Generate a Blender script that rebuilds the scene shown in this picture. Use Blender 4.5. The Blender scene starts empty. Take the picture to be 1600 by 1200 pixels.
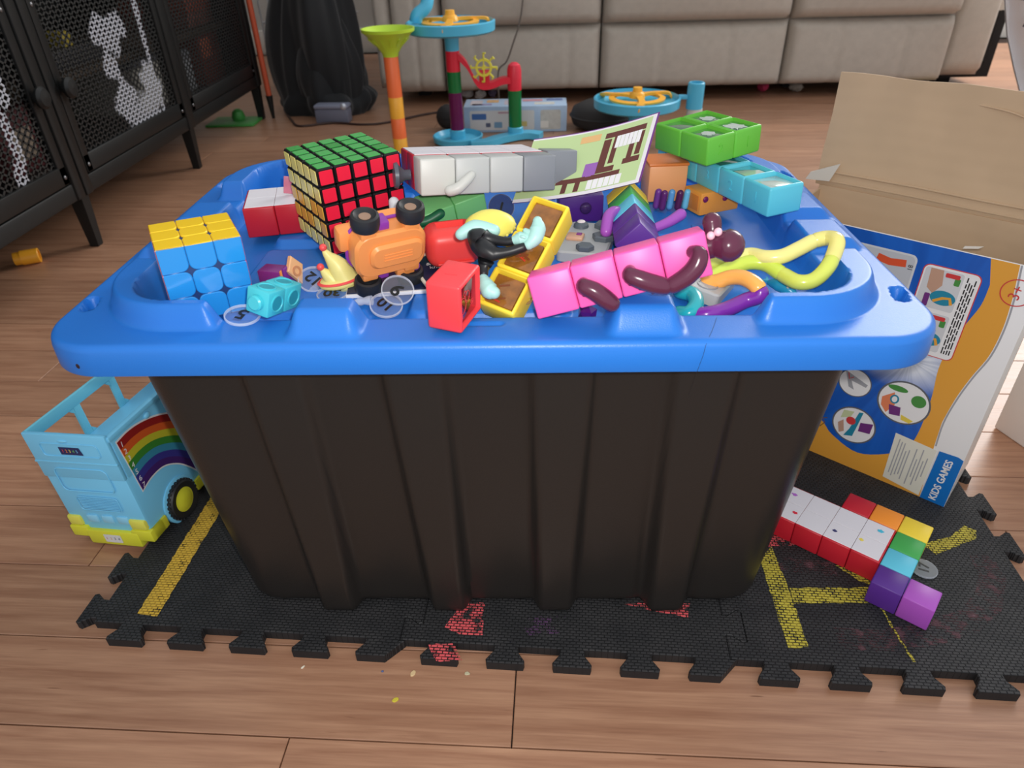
import bpy, bmesh, math, random
from mathutils import Vector, Matrix, Euler

random.seed(7)
SC = bpy.context.scene
COL = SC.collection
PI = math.pi

# ------------------------------------------------------------------ camera
cam_d = bpy.data.cameras.new('camera')
cam = bpy.data.objects.new('camera', cam_d)
COL.objects.link(cam)
F = Vector((-0.03207893, 0.82875588, -0.55869011))
R = Vector((0.99945049, 0.02193044, -0.02485514))
U = Vector((0.00834653, 0.55918043, 0.82900397))
C = Vector((0.02745304, -0.48116326, 0.45149132))
cam.matrix_world = Matrix(((R.x, U.x, -F.x, C.x), (R.y, U.y, -F.y, C.y), (R.z, U.z, -F.z, C.z), (0, 0, 0, 1)))
cam_d.sensor_width = 36.0
cam_d.lens = 1088.378 / 1600 * 36
cam_d.clip_start = 0.02
cam_d.dof.use_dof = True
cam_d.dof.focus_distance = 0.50
cam_d.dof.aperture_fstop = 14.0
SC.camera = cam

# ------------------------------------------------------------------ light
SC.view_settings.view_transform = 'Standard'
SC.view_settings.look = 'None'
SC.view_settings.gamma = 1.0
SC.view_settings.use_curve_mapping = False
SC.view_settings.exposure = 0.2
world = bpy.data.worlds.new('room_light')
SC.world = world
world.use_nodes = True
world.node_tree.nodes['Background'].inputs[0].default_value = (0.93, 0.96, 1.0, 1)
world.node_tree.nodes['Background'].inputs[1].default_value = 0.74


def area_light(name, loc, target, sx, sy, power, col):
    d = bpy.data.lights.new(name, 'AREA')
    d.shape = 'RECTANGLE'
    d.size, d.size_y = sx, sy
    d.energy = power
    d.color = col
    o = bpy.data.objects.new(name, d)
    COL.objects.link(o)
    o.location = loc
    o.rotation_euler = (Vector(target) - Vector(loc)).to_track_quat('-Z', 'Y').to_euler()
    return o


# daylight from the window behind the sofa on the right, and the phone's own flash beside its lens
area_light('window_daylight', (1.75, 2.45, 1.45), (0.1, 0.1, 0.1), 1.6, 1.2, 62, (1.0, 0.98, 0.95))
fl = bpy.data.lights.new('phone_flash', 'SPOT')
fl.energy = 4.8
fl.spot_size = math.radians(110)
fl.spot_blend = 0.9
fl.shadow_soft_size = 0.006
fl.color = (1.0, 0.97, 0.93)
flo = bpy.data.objects.new('phone_flash', fl)
COL.objects.link(flo)
flo.location = C + R * 0.012 + U * 0.014 + F * 0.004
flo.rotation_euler = F.to_track_quat('-Z', 'Y').to_euler()


# ------------------------------------------------------------------ materials
def lin(c):
    return tuple((v / 255 / 12.92 if v / 255 <= 0.04045 else ((v / 255 + 0.055) / 1.055) ** 2.4) for v in c)


MATS = {}


def nd(nt, t, **kw):
    n = nt.nodes.new(t)
    for k, v in kw.items():
        setattr(n, k, v)
    return n


def mat(name, rgb, rough=0.4, metal=0.0, spec=0.5, var=0.0, vscale=30.0, bump=0.0, bscale=400.0, trans=0.0, ior=1.45, coat=0.0, sheen=0.0, alpha=1.0):
    if name in MATS:
        return MATS[name]
    m = bpy.data.materials.new(name)
    m.use_nodes = True
    nt = m.node_tree
    b = nt.nodes['Principled BSDF']
    c = lin(rgb)
    b.inputs['Base Color'].default_value = (*c, 1)
    b.inputs['Roughness'].default_value = rough
    b.inputs['Metallic'].default_value = metal
    b.inputs['Specular IOR Level'].default_value = spec
    b.inputs['Transmission Weight'].default_value = trans
    b.inputs['IOR'].default_value = ior
    b.inputs['Coat Weight'].default_value = coat
    b.inputs['Sheen Weight'].default_value = sheen
    b.inputs['Alpha'].default_value = alpha
    tc = nd(nt, 'ShaderNodeTexCoord')
    if var:
        n = nd(nt, 'ShaderNodeTexNoise')
        n.inputs['Scale'].default_value = vscale
        n.inputs['Detail'].default_value = 5
        nt.links.new(tc.outputs['Object'], n.inputs['Vector'])
        mx = nd(nt, 'ShaderNodeMix', data_type='RGBA')
        mx.inputs[6].default_value = (*[v * (1 - var) for v in c], 1)
        mx.inputs[7].default_value = (*[min(1, v * (1 + var)) for v in c], 1)
        nt.links.new(n.outputs['Fac'], mx.inputs[0])
        nt.links.new(mx.outputs[2], b.inputs['Base Color'])
    if bump:
        n2 = nd(nt, 'ShaderNodeTexNoise')
        n2.inputs['Scale'].default_value = bscale
        n2.inputs['Detail'].default_value = 3
        nt.links.new(tc.outputs['Object'], n2.inputs['Vector'])
        bp = nd(nt, 'ShaderNodeBump')
        bp.inputs['Strength'].default_value = bump
        bp.inputs['Distance'].default_value = 0.001
        nt.links.new(n2.outputs['Fac'], bp.inputs['Height'])
        nt.links.new(bp.outputs[0], b.inputs['Normal'])
    MATS[name] = m
    return m


def plastic(name, rgb, rough=0.32, **kw):
    return mat(name, rgb, rough=rough, **kw)


# ------------------------------------------------------------------ mesh building
class MB:
    def __init__(self):
        self.v, self.f, self.mi = [], [], []

    def add(self, vs, fs, T=None, mi=0):
        o = len(self.v)
        if T is None:
            self.v += [tuple(p) for p in vs]
        else:
            self.v += [tuple(T @ Vector(p)) for p in vs]
        self.f += [tuple(i + o for i in f) for f in fs]
        self.mi += [mi] * len(fs)
        return self

    def box(self, x0, x1, y0, y1, z0, z1, r=0.0, seg=2, T=None, mi=0):
        vs, fs = rbox(x1 - x0, y1 - y0, z1 - z0, r, seg)
        t = Matrix.Translation(((x0 + x1) / 2, (y0 + y1) / 2, (z0 + z1) / 2))
        return self.add(vs, fs, t if T is None else T @ t, mi)

    def lathe(self, prof, n=32, T=None, mi=0, closed=False):
        vs, fs = [], []
        k = len(prof)
        for i in range(n):
            a = 2 * PI * i / n
            for r, z in prof:
                vs.append((r * math.cos(a), r * math.sin(a), z))
        for i in range(n):
            j = (i + 1) % n
            for p in range(k - 1 if not closed else k):
                q = (p + 1) % k
                fs.append((i * k + p, j * k + p, j * k + q, i * k + q))
        if not closed:
            if prof[0][0] > 1e-6:
                fs.append(tuple(i * k for i in range(n))[::-1])
            if prof[-1][0] > 1e-6:
                fs.append(tuple(i * k + k - 1 for i in range(n)))
        return self.add(vs, fs, T, mi)

    def tube(self, pts, rad, n=10, closed=False, T=None, mi=0, flat=1.0):
        pts = [Vector(p) for p in pts]
        k = len(pts)
        rads = rad if isinstance(rad, (list, tuple)) else [rad] * k
        vs, fs = [], []
        up = None
        for i, p in enumerate(pts):
            if closed:
                t = pts[(i + 1) % k] - pts[i - 1]
            else:
                t = pts[min(i + 1, k - 1)] - pts[max(i - 1, 0)]
            t.normalize()
            if up is None:
                up = Vector((0, 0, 1)) if abs(t.z) < 0.9 else Vector((1, 0, 0))
            s = t.cross(up).normalized()
            up = s.cross(t).normalized()
            for q in range(n):
                a = 2 * PI * q / n
                vs.append(p + s * math.cos(a) * rads[i] + up * math.sin(a) * rads[i] * flat)
        for i in range(k if closed else k - 1):
            j = (i + 1) % k
            for q in range(n):
                w = (q + 1) % n
                fs.append((i * n + q, i * n + w, j * n + w, j * n + q))
        if not closed:
            fs.append(tuple(range(n))[::-1])
            fs.append(tuple((k - 1) * n + q for q in range(n)))
        return self.add(vs, fs, T, mi)

    def capsule(self, pts, rad, n=12, T=None, mi=0, sub=6):
        """smooth tube through points with rounded ends"""
        P = smooth_path(pts, sub)
        k = len(P)
        rr = rad if isinstance(rad, (list, tuple)) else [rad] * len(pts)
        RR = [lerp_list(rr, i / (k - 1)) for i in range(k)]
        a = (P[0] - P[1]).normalized()
        b = (P[-1] - P[-2]).normalized()
        pre = [(P[0] + a * RR[0] * math.sin(t), RR[0] * math.cos(t)) for t in (1.5, 1.15, 0.8, 0.4)]
        post = [(P[-1] + b * RR[-1] * math.sin(t), RR[-1] * math.cos(t)) for t in (0.4, 0.8, 1.15, 1.5)]
        allp = pre + list(zip(P, RR)) + post
        return self.tube([p for p, _ in allp], [r for _, r in allp], n, T=T, mi=mi)

    def prism(self, out, z0, z1, ch=0.0, T=None, mi=0):
        """extrude an outline (ccw) from z0 to z1, chamfered top by ch"""
        n = len(out)
        rings = [(out, z0)]
        if ch:
            rings.append((out, z1 - ch))
            rings.append((inset(out, ch), z1))
        else:
            rings.append((out, z1))
        vs = [(x, y, z) for o, z in rings for x, y in o]
        fs = [tuple(range(n))[::-1]]
        for k in range(len(rings) - 1):
            for i in range(n):
                j = (i + 1) % n
                fs.append((k * n + i, k * n + j, (k + 1) * n + j, (k + 1) * n + i))
        fs.append(tuple((len(rings) - 1) * n + i for i in range(n)))
        return self.add(vs, fs, T, mi)

    def sphere(self, r, T=None, mi=0, n=16, m=10, sz=1.0):
        prof = [(max(1e-7, r * math.sin(PI * i / m)), -r * sz * math.cos(PI * i / m)) for i in range(m + 1)]
        return self.lathe(prof, n, T, mi)

    def build(self, name, mats, parent=None, T=None, smooth=35, link=True, flip=False):
        me = bpy.data.meshes.new(name)
        me.from_pydata(self.v, [], self.f)
        bm = bmesh.new()
        bm.from_mesh(me)
        bmesh.ops.recalc_face_normals(bm, faces=bm.faces)
        bm.to_mesh(me)
        bm.free()
        for m in (mats if isinstance(mats, (list, tuple)) else [mats]):
            me.materials.append(m)
        if any(self.mi):
            me.polygons.foreach_set('material_index', self.mi)
        if smooth:
            me.polygons.foreach_set('use_smooth', [True] * len(me.polygons))
            me.set_sharp_from_angle(angle=math.radians(smooth))
        me.update()
        return obj(name, me, parent, T)


def obj(name, me, parent=None, T=None):
    o = bpy.data.objects.new(name, me)
    COL.objects.link(o)
    if parent is not None:
        o.parent = parent
    if T is not None:
        o.matrix_local = T
    return o


def lerp_list(L, t):
    if len(L) == 1:
        return L[0]
    x = t * (len(L) - 1)
    i = min(int(x), len(L) - 2)
    return L[i] + (L[i + 1] - L[i]) * (x - i)


def smooth_path(pts, sub=6, closed=False):
    P = [Vector(p) for p in pts]
    n = len(P)
    out = []
    for i in range(n if closed else n - 1):
        if closed:
            a, b, c, d = P[i - 1], P[i], P[(i + 1) % n], P[(i + 2) % n]
        else:
            a, b, c, d = P[max(i - 1, 0)], P[i], P[i + 1], P[min(i + 2, n - 1)]
        for s in range(sub):
            t = s / sub
            out.append(0.5 * ((2 * b) + (c - a) * t + (2 * a - 5 * b + 4 * c - d) * t * t + (3 * b - a - 3 * c + d) * t ** 3))
    if not closed:
        out.append(P[-1])
    return out


def inset(out, d):
    n = len(out)
    res = []
    for i in range(n):
        p, q, r = Vector(out[i - 1]), Vector(out[i]), Vector(out[(i + 1) % n])
        a = (q - p)
        b = (r - q)
        if a.length < 1e-9 or b.length < 1e-9:
            res.append(tuple(q))
            continue
        a.normalize()
        b.normalize()
        na, nb = Vector((-a.y, a.x)), Vector((-b.y, b.x))
        m = na + nb
        if m.length < 1e-6:
            m = na
        m.normalize()
        k = d / max(0.4, m.dot(na))
        res.append((q.x + m.x * k, q.y + m.y * k))
    return res


_rb = {}


def rbox(sx, sy, sz, r, seg=2):
    key = (round(sx, 6), round(sy, 6), round(sz, 6), round(r, 6), seg)
    if key in _rb:
        return _rb[key]
    bm = bmesh.new()
    bmesh.ops.create_cube(bm, size=1.0)
    bmesh.ops.scale(bm, vec=(sx, sy, sz), verts=bm.verts)
    if r > 0:
        bmesh.ops.bevel(bm, geom=list(bm.edges), offset=min(r, 0.49 * min(sx, sy, sz)), segments=seg, profile=0.5, affect='EDGES', clamp_overlap=True)
    bm.verts.index_update()
    res = ([tuple(v.co) for v in bm.verts], [tuple(v.index for v in f.verts) for f in bm.faces])
    bm.free()
    _rb[key] = res
    return res


def rrect(w, h, r, n=5, rs=None):
    """rounded rectangle outline, ccw; rs = radii for (+,+),(-,+),(-,-),(+,-)"""
    rs = rs or (r,) * 4
    out = []
    for (sx, sy, a0), rr in zip(((1, 1, 0), (-1, 1, 90), (-1, -1, 180), (1, -1, 270)), rs):
        cx, cy = sx * (w / 2 - rr), sy * (h / 2 - rr)
        for i in range(n + 1):
            a = math.radians(a0 + 90 * i / n)
            out.append((cx + rr * math.cos(a), cy + rr * math.sin(a)))
    return out


def circle(r, n=32, cx=0, cy=0, ry=None):
    ry = ry or r
    return [(cx + r * math.cos(2 * PI * i / n), cy + ry * math.sin(2 * PI * i / n)) for i in range(n)]


def TR(loc=(0, 0, 0), rot=(0, 0, 0), s=None):
    m = Matrix.Translation(loc) @ Euler([math.radians(a) for a in rot], 'XYZ').to_matrix().to_4x4()
    if s is not None:
        m = m @ Matrix.Diagonal((*(s if isinstance(s, (tuple, list)) else (s,) * 3), 1))
    return m


def frame(o, x, y):
    """matrix with the given origin, x axis and (approximate) y axis"""
    x = Vector(x).normalized()
    y = Vector(y)
    y = (y - x * y.dot(x)).normalized()
    z = x.cross(y)
    o = Vector(o)
    return Matrix(((x.x, y.x, z.x, o.x), (x.y, y.y, z.y, o.y), (x.z, y.z, z.z, o.z), (0, 0, 0, 1)))


def tag(o, label=None, cat=None, group=None, kind=None):
    if label:
        o['label'] = label
    if cat:
        o['category'] = cat
    if group:
        o['group'] = group
    if kind:
        o['kind'] = kind
    return o


def thing(name, label, cat, T=None, group=None):
    e = bpy.data.objects.new(name, None)
    e.empty_display_size = 0.02
    COL.objects.link(e)
    if T is not None:
        e.matrix_world = T
    return tag(e, label, cat, group)


_txt = {}


def text_mesh(s, size, ext=0.0002, bold=0.0, align='CENTER'):
    key = (s, size, ext, bold, align)
    if key in _txt:
        return _txt[key]
    cu = bpy.data.curves.new('lettering', 'FONT')
    cu.body = s
    cu.size = size
    cu.extrude = ext
    cu.offset = bold
    cu.resolution_u = 3
    cu.align_x = align
    cu.align_y = 'CENTER'
    o = bpy.data.objects.new('lettering', cu)
    COL.objects.link(o)
    dg = bpy.context.evaluated_depsgraph_get()
    me = bpy.data.meshes.new_from_object(o.evaluated_get(dg))
    bpy.data.objects.remove(o)
    bpy.data.curves.remove(cu)
    _txt[key] = me
    return me


def lettering(name, s, size, m, parent, T, ext=0.0002, bold=0.0):
    me = text_mesh(s, size, ext, bold).copy()
    me.materials.clear()
    me.materials.append(m)
    return obj(name, me, parent, T)


# ================================================================== SETTING
def wood_material():
    m = bpy.data.materials.new('floor_wood')
    m.use_nodes = True
    nt = m.node_tree
    b = nt.nodes['Principled BSDF']
    L = nt.links.new
    tc = nd(nt, 'ShaderNodeTexCoord')
    oi = nd(nt, 'ShaderNodeObjectInfo')
    off = nd(nt, 'ShaderNodeVectorMath', operation='SCALE')
    cmb = nd(nt, 'ShaderNodeCombineXYZ')
    L(oi.outputs['Random'], cmb.inputs[0])
    L(oi.outputs['Random'], cmb.inputs[1])
    L(cmb.outputs[0], off.inputs[0])
    off.inputs['Scale'].default_value = 37.0
    add = nd(nt, 'ShaderNodeVectorMath', operation='ADD')
    L(tc.outputs['Object'], add.inputs[0])
    L(off.outputs[0], add.inputs[1])
    mp = nd(nt, 'ShaderNodeMapping')
    mp.inputs['Scale'].default_value = (5, 90, 1)
    L(add.outputs[0], mp.inputs[0])
    n1 = nd(nt, 'ShaderNodeTexNoise')
    n1.inputs['Scale'].default_value = 1.6
    n1.inputs['Detail'].default_value = 7
    n1.inputs['Distortion'].default_value = 0.6
    L(mp.outputs[0], n1.inputs['Vector'])
    mp2 = nd(nt, 'ShaderNodeMapping')
    mp2.inputs['Scale'].default_value = (30, 600, 1)
    L(add.outputs[0], mp2.inputs[0])
    n2 = nd(nt, 'ShaderNodeTexNoise')
    n2.inputs['Scale'].default_value = 1.0
    n2.inputs['Detail'].default_value = 4
    L(mp2.outputs[0], n2.inputs['Vector'])
    r = nd(nt, 'ShaderNodeValToRGB')
    e = r.color_ramp.elements
    e[0].position, e[0].color = 0.22, (*lin((154, 108, 83)), 1)
    e[1].position, e[1].color = 0.78, (*lin((196, 150, 119)), 1)
    L(n1.outputs['Fac'], r.inputs[0])
    mix = nd(nt, 'ShaderNodeMix', data_type='RGBA', blend_type='MULTIPLY')
    mix.inputs[0].default_value = 0.28
    r2 = nd(nt, 'ShaderNodeValToRGB')
    r2.color_ramp.elements[0].position, r2.color_ramp.elements[0].color = 0.3, (0.55, 0.5, 0.47, 1)
    r2.color_ramp.elements[1].position, r2.color_ramp.elements[1].color = 0.6, (1, 1, 1, 1)
    L(n2.outputs['Fac'], r2.inputs[0])
    L(r.outputs[0], mix.inputs[6])
    L(r2.outputs[0], mix.inputs[7])
    # short dark grain flecks
    mp3 = nd(nt, 'ShaderNodeMapping')
    mp3.inputs['Scale'].default_value = (28, 300, 1)
    L(add.outputs[0], mp3.inputs[0])
    n3 = nd(nt, 'ShaderNodeTexNoise')
    n3.inputs['Scale'].default_value = 1.0
    n3.inputs['Detail'].default_value = 1
    L(mp3.outputs[0], n3.inputs['Vector'])
    r3 = nd(nt, 'ShaderNodeValToRGB')
    r3.color_ramp.elements[0].position, r3.color_ramp.elements[0].color = 0.755, (1, 1, 1, 1)
    r3.color_ramp.elements[1].position, r3.color_ramp.elements[1].color = 0.80, (0.42, 0.34, 0.3, 1)
    L(n3.outputs['Fac'], r3.inputs[0])
    mix3 = nd(nt, 'ShaderNodeMix', data_type='RGBA', blend_type='MULTIPLY')
    mix3.inputs[0].default_value = 0.8
    L(mix.outputs[2], mix3.inputs[6])
    L(r3.outputs[0], mix3.inputs[7])
    # each board its own tone
    hsv = nd(nt, 'ShaderNodeHueSaturation')
    mr = nd(nt, 'ShaderNodeMapRange')
    mr.inputs['To Min'].default_value = 0.84
    mr.inputs['To Max'].default_value = 1.06
    L(oi.outputs['Random'], mr.inputs['Value'])
    L(mr.outputs[0], hsv.inputs['Value'])
    L(mix3.outputs[2], hsv.inputs['Color'])
    L(hsv.outputs[0], b.inputs['Base Color'])
    mrr = nd(nt, 'ShaderNodeMapRange')
    mrr.inputs['To Min'].default_value = 0.26
    mrr.inputs['To Max'].default_value = 0.42
    L(n1.outputs['Fac'], mrr.inputs['Value'])
    L(mrr.outputs[0], b.inputs['Roughness'])
    bp = nd(nt, 'ShaderNodeBump')
    bp.inputs['Strength'].default_value = 0.12
    bp.inputs['Distance'].default_value = 0.0006
    L(n2.outputs['Fac'], bp.inputs['Height'])
    L(bp.outputs[0], b.inputs['Normal'])
    return m


WOOD = wood_material()
floor = MB().box(-1.5, 2.4, -0.75, 2.75, -0.03, -0.004).build('floor', mat('subfloor', (52, 36, 28), rough=0.9))
tag(floor, kind='structure')
# boards run a little askew of the tote; measured seams and joints
ang = -0.0382
PW = 0.0696
fixed = {0: [0.0195], -1: [-0.129], 2: [0.4345], 6: [-0.577], 1: [-0.75, 0.62], 3: [-0.2]}
plank_cache = {}
for k in range(-5, 40):
    n0 = -0.2359 + k * PW
    js = list(fixed.get(k, [random.uniform(-0.4, 0.5)]))
    while min(js) > -1.2:
        js.append(min(js) - random.uniform(0.7, 1.0))
    while max(js) < 1.9:
        js.append(max(js) + random.uniform(0.7, 1.0))
    js = [max(-1.5, min(2.3, j)) for j in sorted(js)]
    for a, b in zip(js, js[1:]):
        if b - a < 0.05:
            continue
        mb = MB()
        ln = b - a - 0.0009
        mb.prism([(-ln / 2, -PW / 2 + 0.0004), (ln / 2, -PW / 2 + 0.0004), (ln / 2, PW / 2 - 0.0004), (-ln / 2, PW / 2 - 0.0004)], -0.006, 0.0, 0.0005)
        ca, sa = math.cos(ang), math.sin(ang)
        ac, nc = (a + b) / 2, n0 + PW / 2
        mb.build('plank', WOOD, floor, TR((ac * ca - nc * sa, ac * sa + nc * ca, random.uniform(-0.0002, 0)), (0, 0, math.degrees(ang))), smooth=0)

WALL = mat('wall_paint', (196, 192, 186), rough=0.85, bump=0.2, bscale=120)
tag(MB().box(-1.5, 2.4, 2.62, 2.72, 0, 2.4).build('wall_back', WALL), kind='structure')
tag(MB().box(-1.6, -1.16, -0.75, 2.72, 0, 2.4).build('wall_left', WALL), kind='structure')
tag(MB().box(-1.16, 2.4, 2.605, 2.62, 0, 0.09, 0.004).build('baseboard_back', mat('baseboard_paint', (225, 222, 215), rough=0.5)), kind='structure')


# ================================================================== FOAM MAT
def mat_material():
    m = bpy.data.materials.new('foam_black')
    m.use_nodes = True
    nt = m.node_tree
    L = nt.links.new
    b = nt.nodes['Principled BSDF']
    b.inputs['Roughness'].default_value = 0.62
    b.inputs['Specular IOR Level'].default_value = 0.35
    tc = nd(nt, 'ShaderNodeTexCoord')
    br = nd(nt, 'ShaderNodeTexBrick')
    br.offset = 0.5
    br.inputs['Scale'].default_value = 1.0
    br.inputs['Mortar Size'].default_value = 0.0005
    br.inputs['Mortar Smooth'].default_value = 1.0
    br.inputs['Brick Width'].default_value = 0.0046
    br.inputs['Row Height'].default_value = 0.0024
    L(tc.outputs['Object'], br.inputs['Vector'])
    n = nd(nt, 'ShaderNodeTexNoise')
    n.inputs['Scale'].default_value = 60
    n.inputs['Detail'].default_value = 6
    L(tc.outputs['Object'], n.inputs['Vector'])
    r = nd(nt, 'ShaderNodeValToRGB')
    r.color_ramp.elements[0].position, r.color_ramp.elements[0].color = 0.35, (*lin((40, 40, 42)), 1)
    r.color_ramp.elements[1].position, r.color_ramp.elements[1].color = 0.7, (*lin((55, 54, 55)), 1)
    L(n.outputs['Fac'], r.inputs[0])
    mx = nd(nt, 'ShaderNodeMix', data_type='RGBA', blend_type='MIX')
    L(br.outputs['Fac'], mx.inputs[0])
    L(r.outputs[0], mx.inputs[6])
    mx.inputs[7].default_value = (*lin((32, 32, 34)), 1)  # groove shade put into the colour to strengthen the weave relief
    L(mx.outputs[2], b.inputs['Base Color'])
    inv = nd(nt, 'ShaderNodeMath', operation='SUBTRACT')
    inv.inputs[0].default_value = 1.0
    L(br.outputs['Fac'], inv.inputs[1])
    bp = nd(nt, 'ShaderNodeBump')
    bp.inputs['Strength'].default_value = 0.9
    bp.inputs['Distance'].default_value = 0.0011
    L(inv.outputs[0], bp.inputs['Height'])
    L(bp.outputs[0], b.inputs['Normal'])
    return m


FOAM = mat_material()
MATZ = 0.008
PITCH, TS = 0.048, 0.24
MAT_T = TR((-0.3135, -0.146, 0), (0, 0, -3.6))


def tooth(c, depth=0.0145, tip=0.0142, base=0.0088):
    """dovetail tooth along +s, outwards +d"""
    return [(c - base, 0), (c - base * 1.02, depth * 0.28), (c - tip, depth * 0.78), (c - tip * 0.93, depth), (c + tip * 0.93, depth), (c + tip, depth * 0.78), (c + base * 1.02, depth * 0.28), (c + base, 0)]


def edge_line(centres):
    out = []
    for c in centres:
        out += tooth(c)
    return out


def tile_outline(x0, y0, bottom, right, top, left, corner_cut=False):
    """each side: (centres, sign) ; sign +1 teeth point out, -1 the neighbour's teeth bite in"""
    P = []
    P.append((x0, y0))
    bl = edge_line(bottom[0])
    if corner_cut:                       # last tooth meets the tile corner with a slanted flank
        c = bottom[0][-1]
        bl = edge_line(bottom[0][:-1]) + [(c - 0.0088, 0), (c - 0.009, 0.004), (c - 0.0142, 0.0113), (c - 0.0132, 0.0145), (c + 0.008, 0.0145), (c + 0.021, 0.0)]
    P += [(x0 + s, y0 - d * bottom[1]) for s, d in bl]
    P.append((x0 + TS, y0))
    P += [(x0 + TS + d * right[1], y0 + s) for s, d in edge_line(right[0])]
    P.append((x0 + TS, y0 + TS))
    P += [(x0 + s, y0 + TS + d * top[1]) for s, d in edge_line(top[0])[::-1]]
    P.append((x0, y0 + TS))
    P += [(x0 - d * left[1], y0 + s) for s, d in edge_line(left[0])[::-1]]
    return P


fr = [0.0315 + PITCH * i for i in range(5)]
f3 = [0.0315 + PITCH * i for i in range(4)] + [0.2215]
sd = [0.029 + PITCH * i for i in range(5)]
lf = [0.0125] + [0.056 + PITCH * i for i in range(4)]
MAT_LABELS = [
    ('black foam puzzle mat tile with a long yellow paint stripe beside the toy bus', 0, 0),
    ('black foam puzzle mat tile with a red paint patch under the tote front', 1, 0),
    ('black foam puzzle mat tile with yellow painted bars beneath the rainbow block figure', 2, 0),
    ('black foam puzzle mat tile under the printed game carton', 2, 1)]
tiles = {}
for lab, i, j in MAT_LABELS:
    top = (fr, 1) if (i, j) != (0, 0) else (fr, 1)
    bot = (fr if j == 0 else fr, 1 if j == 0 else -1)
    out = tile_outline(i * TS, j * TS, bot if not (i == 2 and j == 0) else (f3, 1), (sd, 1), (fr, 1), (lf if (i == 0) else sd, 1 if i == 0 else (-1 if not (i == 1 and j == 1) else 1)), corner_cut=(j == 0 and i < 2))
    out = inset(out, 0.0002)
    t = MB().prism(out, 0.0, MATZ, 0.0006).build('foam_mat_tile', FOAM, None, MAT_T, smooth=0)
    tag(t, lab, 'mat', 'interlocking foam mat tiles')
    tiles[(i, j)] = t


def paint_material(name, rgb, cover=0.5, edge=0.55):
    """chalky paint caught on the weave: opaque where the noise and the weave take it"""
    m = bpy.data.materials.new(name)
    m.use_nodes = True
    nt = m.node_tree
    L = nt.links.new
    b = nt.nodes['Principled BSDF']
    b.inputs['Roughness'].default_value = 0.75
    tc = nd(nt, 'ShaderNodeTexCoord')
    br = nd(nt, 'ShaderNodeTexBrick')
    br.offset = 0.5
    br.inputs['Scale'].default_value = 1.0
    br.inputs['Mortar Size'].default_value = 0.0005
    br.inputs['Mortar Smooth'].default_value = 0.6
    br.inputs['Brick Width'].default_value = 0.0046
    br.inputs['Row Height'].default_value = 0.0024
    L(tc.outputs['Object'], br.inputs['Vector'])
    n = nd(nt, 'ShaderNodeTexNoise')
    n.inputs['Scale'].default_value = 110
    n.inputs['Detail'].default_value = 5
    L(tc.outputs['Object'], n.inputs['Vector'])
    sb = nd(nt, 'ShaderNodeMath', operation='SUBTRACT')
    L(n.outputs['Fac'], sb.inputs[0])
    ml = nd(nt, 'ShaderNodeMath', operation='MULTIPLY')
    L(br.outputs['Fac'], ml.inputs[0])
    ml.inputs[1].default_value = edge
    L(ml.outputs[0], sb.inputs[1])
    r = nd(nt, 'ShaderNodeValToRGB')
    r.color_ramp.elements[0].position = 1 - cover - 0.08
    r.color_ramp.elements[1].position = 1 - cover + 0.08
    L(sb.outputs[0], r.inputs[0])
    L(r.outputs[0], b.inputs['Alpha'])
    c = lin(rgb)
    n2 = nd(nt, 'ShaderNodeTexNoise')
    n2.inputs['Scale'].default_value = 45
    L(tc.outputs['Object'], n2.inputs['Vector'])
    mx = nd(nt, 'ShaderNodeMix', data_type='RGBA')
    mx.inputs[6].default_value = (*[v * 0.66 for v in c], 1)
    mx.inputs[7].default_value = (*[min(1, v * 1.15) for v in c], 1)
    L(n2.outputs['Fac'], mx.inputs[0])
    dk = nd(nt, 'ShaderNodeMix', data_type='RGBA', blend_type='MULTIPLY')
    dk.inputs[7].default_value = (0.70, 0.66, 0.60, 1)
    L(br.outputs['Fac'], dk.inputs[0])
    L(mx.outputs[2], dk.inputs[6])
    L(dk.outputs[2], b.inputs['Base Color'])
    iv = nd(nt, 'ShaderNodeMath', operation='SUBTRACT')
    iv.inputs[0].default_value = 1.0
    L(br.outputs['Fac'], iv.inputs[1])
    bp = nd(nt, 'ShaderNodeBump')
    bp.inputs['Strength'].default_value = 0.8
    bp.inputs['Distance'].default_value = 0.001
    L(iv.outputs[0], bp.inputs['Height'])
    L(bp.outputs[0], b.inputs['Normal'])
    MATS[name] = m
    return m


YPAINT = paint_material('yellow_paint', (226, 184, 62), cover=0.70, edge=0.14)
GPAINT = paint_material('greenish_yellow_paint', (196, 180, 62), cover=0.62, edge=0.2)
RPAINT = paint_material('red_paint', (232, 92, 98), cover=0.56, edge=0.22)
PPAINT = paint_material('pink_dust_paint', (104, 70, 78), cover=0.36, edge=-0.12)
VPAINT = paint_material('violet_dust_paint', (92, 60, 98), cover=0.42, edge=0.3)
MI = MAT_T.inverted()


def paint(poly, m, tile, name, dz=0.0):
    pts = [MI @ Vector((x, y, 0)) for x, y in poly]
    # ragged outline
    P = []
    n = len(pts)
    for i in range(n):
        a, b = pts[i], pts[(i + 1) % n]
        d = (b - a)
        k = max(1, int(d.length / 0.003))
        nn = Vector((-d.y, d.x, 0)).normalized()
        for s in range(k):
            q = a + d * (s / k) + nn * random.uniform(-0.0006, 0.0006)
            P.append((q.x, q.y))
    o = MB().prism(P, MATZ + 0.0001 + dz, MATZ + 0.0002 + dz).build(name, m, tiles[tile], smooth=0)
    return o


def band(pts, w):
    P = [Vector(p) for p in pts]
    L, Rr = [], []
    for i, p in enumerate(P):
        t = (P[min(i + 1, len(P) - 1)] - P[max(i - 1, 0)]).normalized()
        nn = Vector((-t.y, t.x))
        L.append(tuple(p + nn * w / 2))
        Rr.append(tuple(p - nn * w / 2))
    return Rr + L[::-1]


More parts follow.
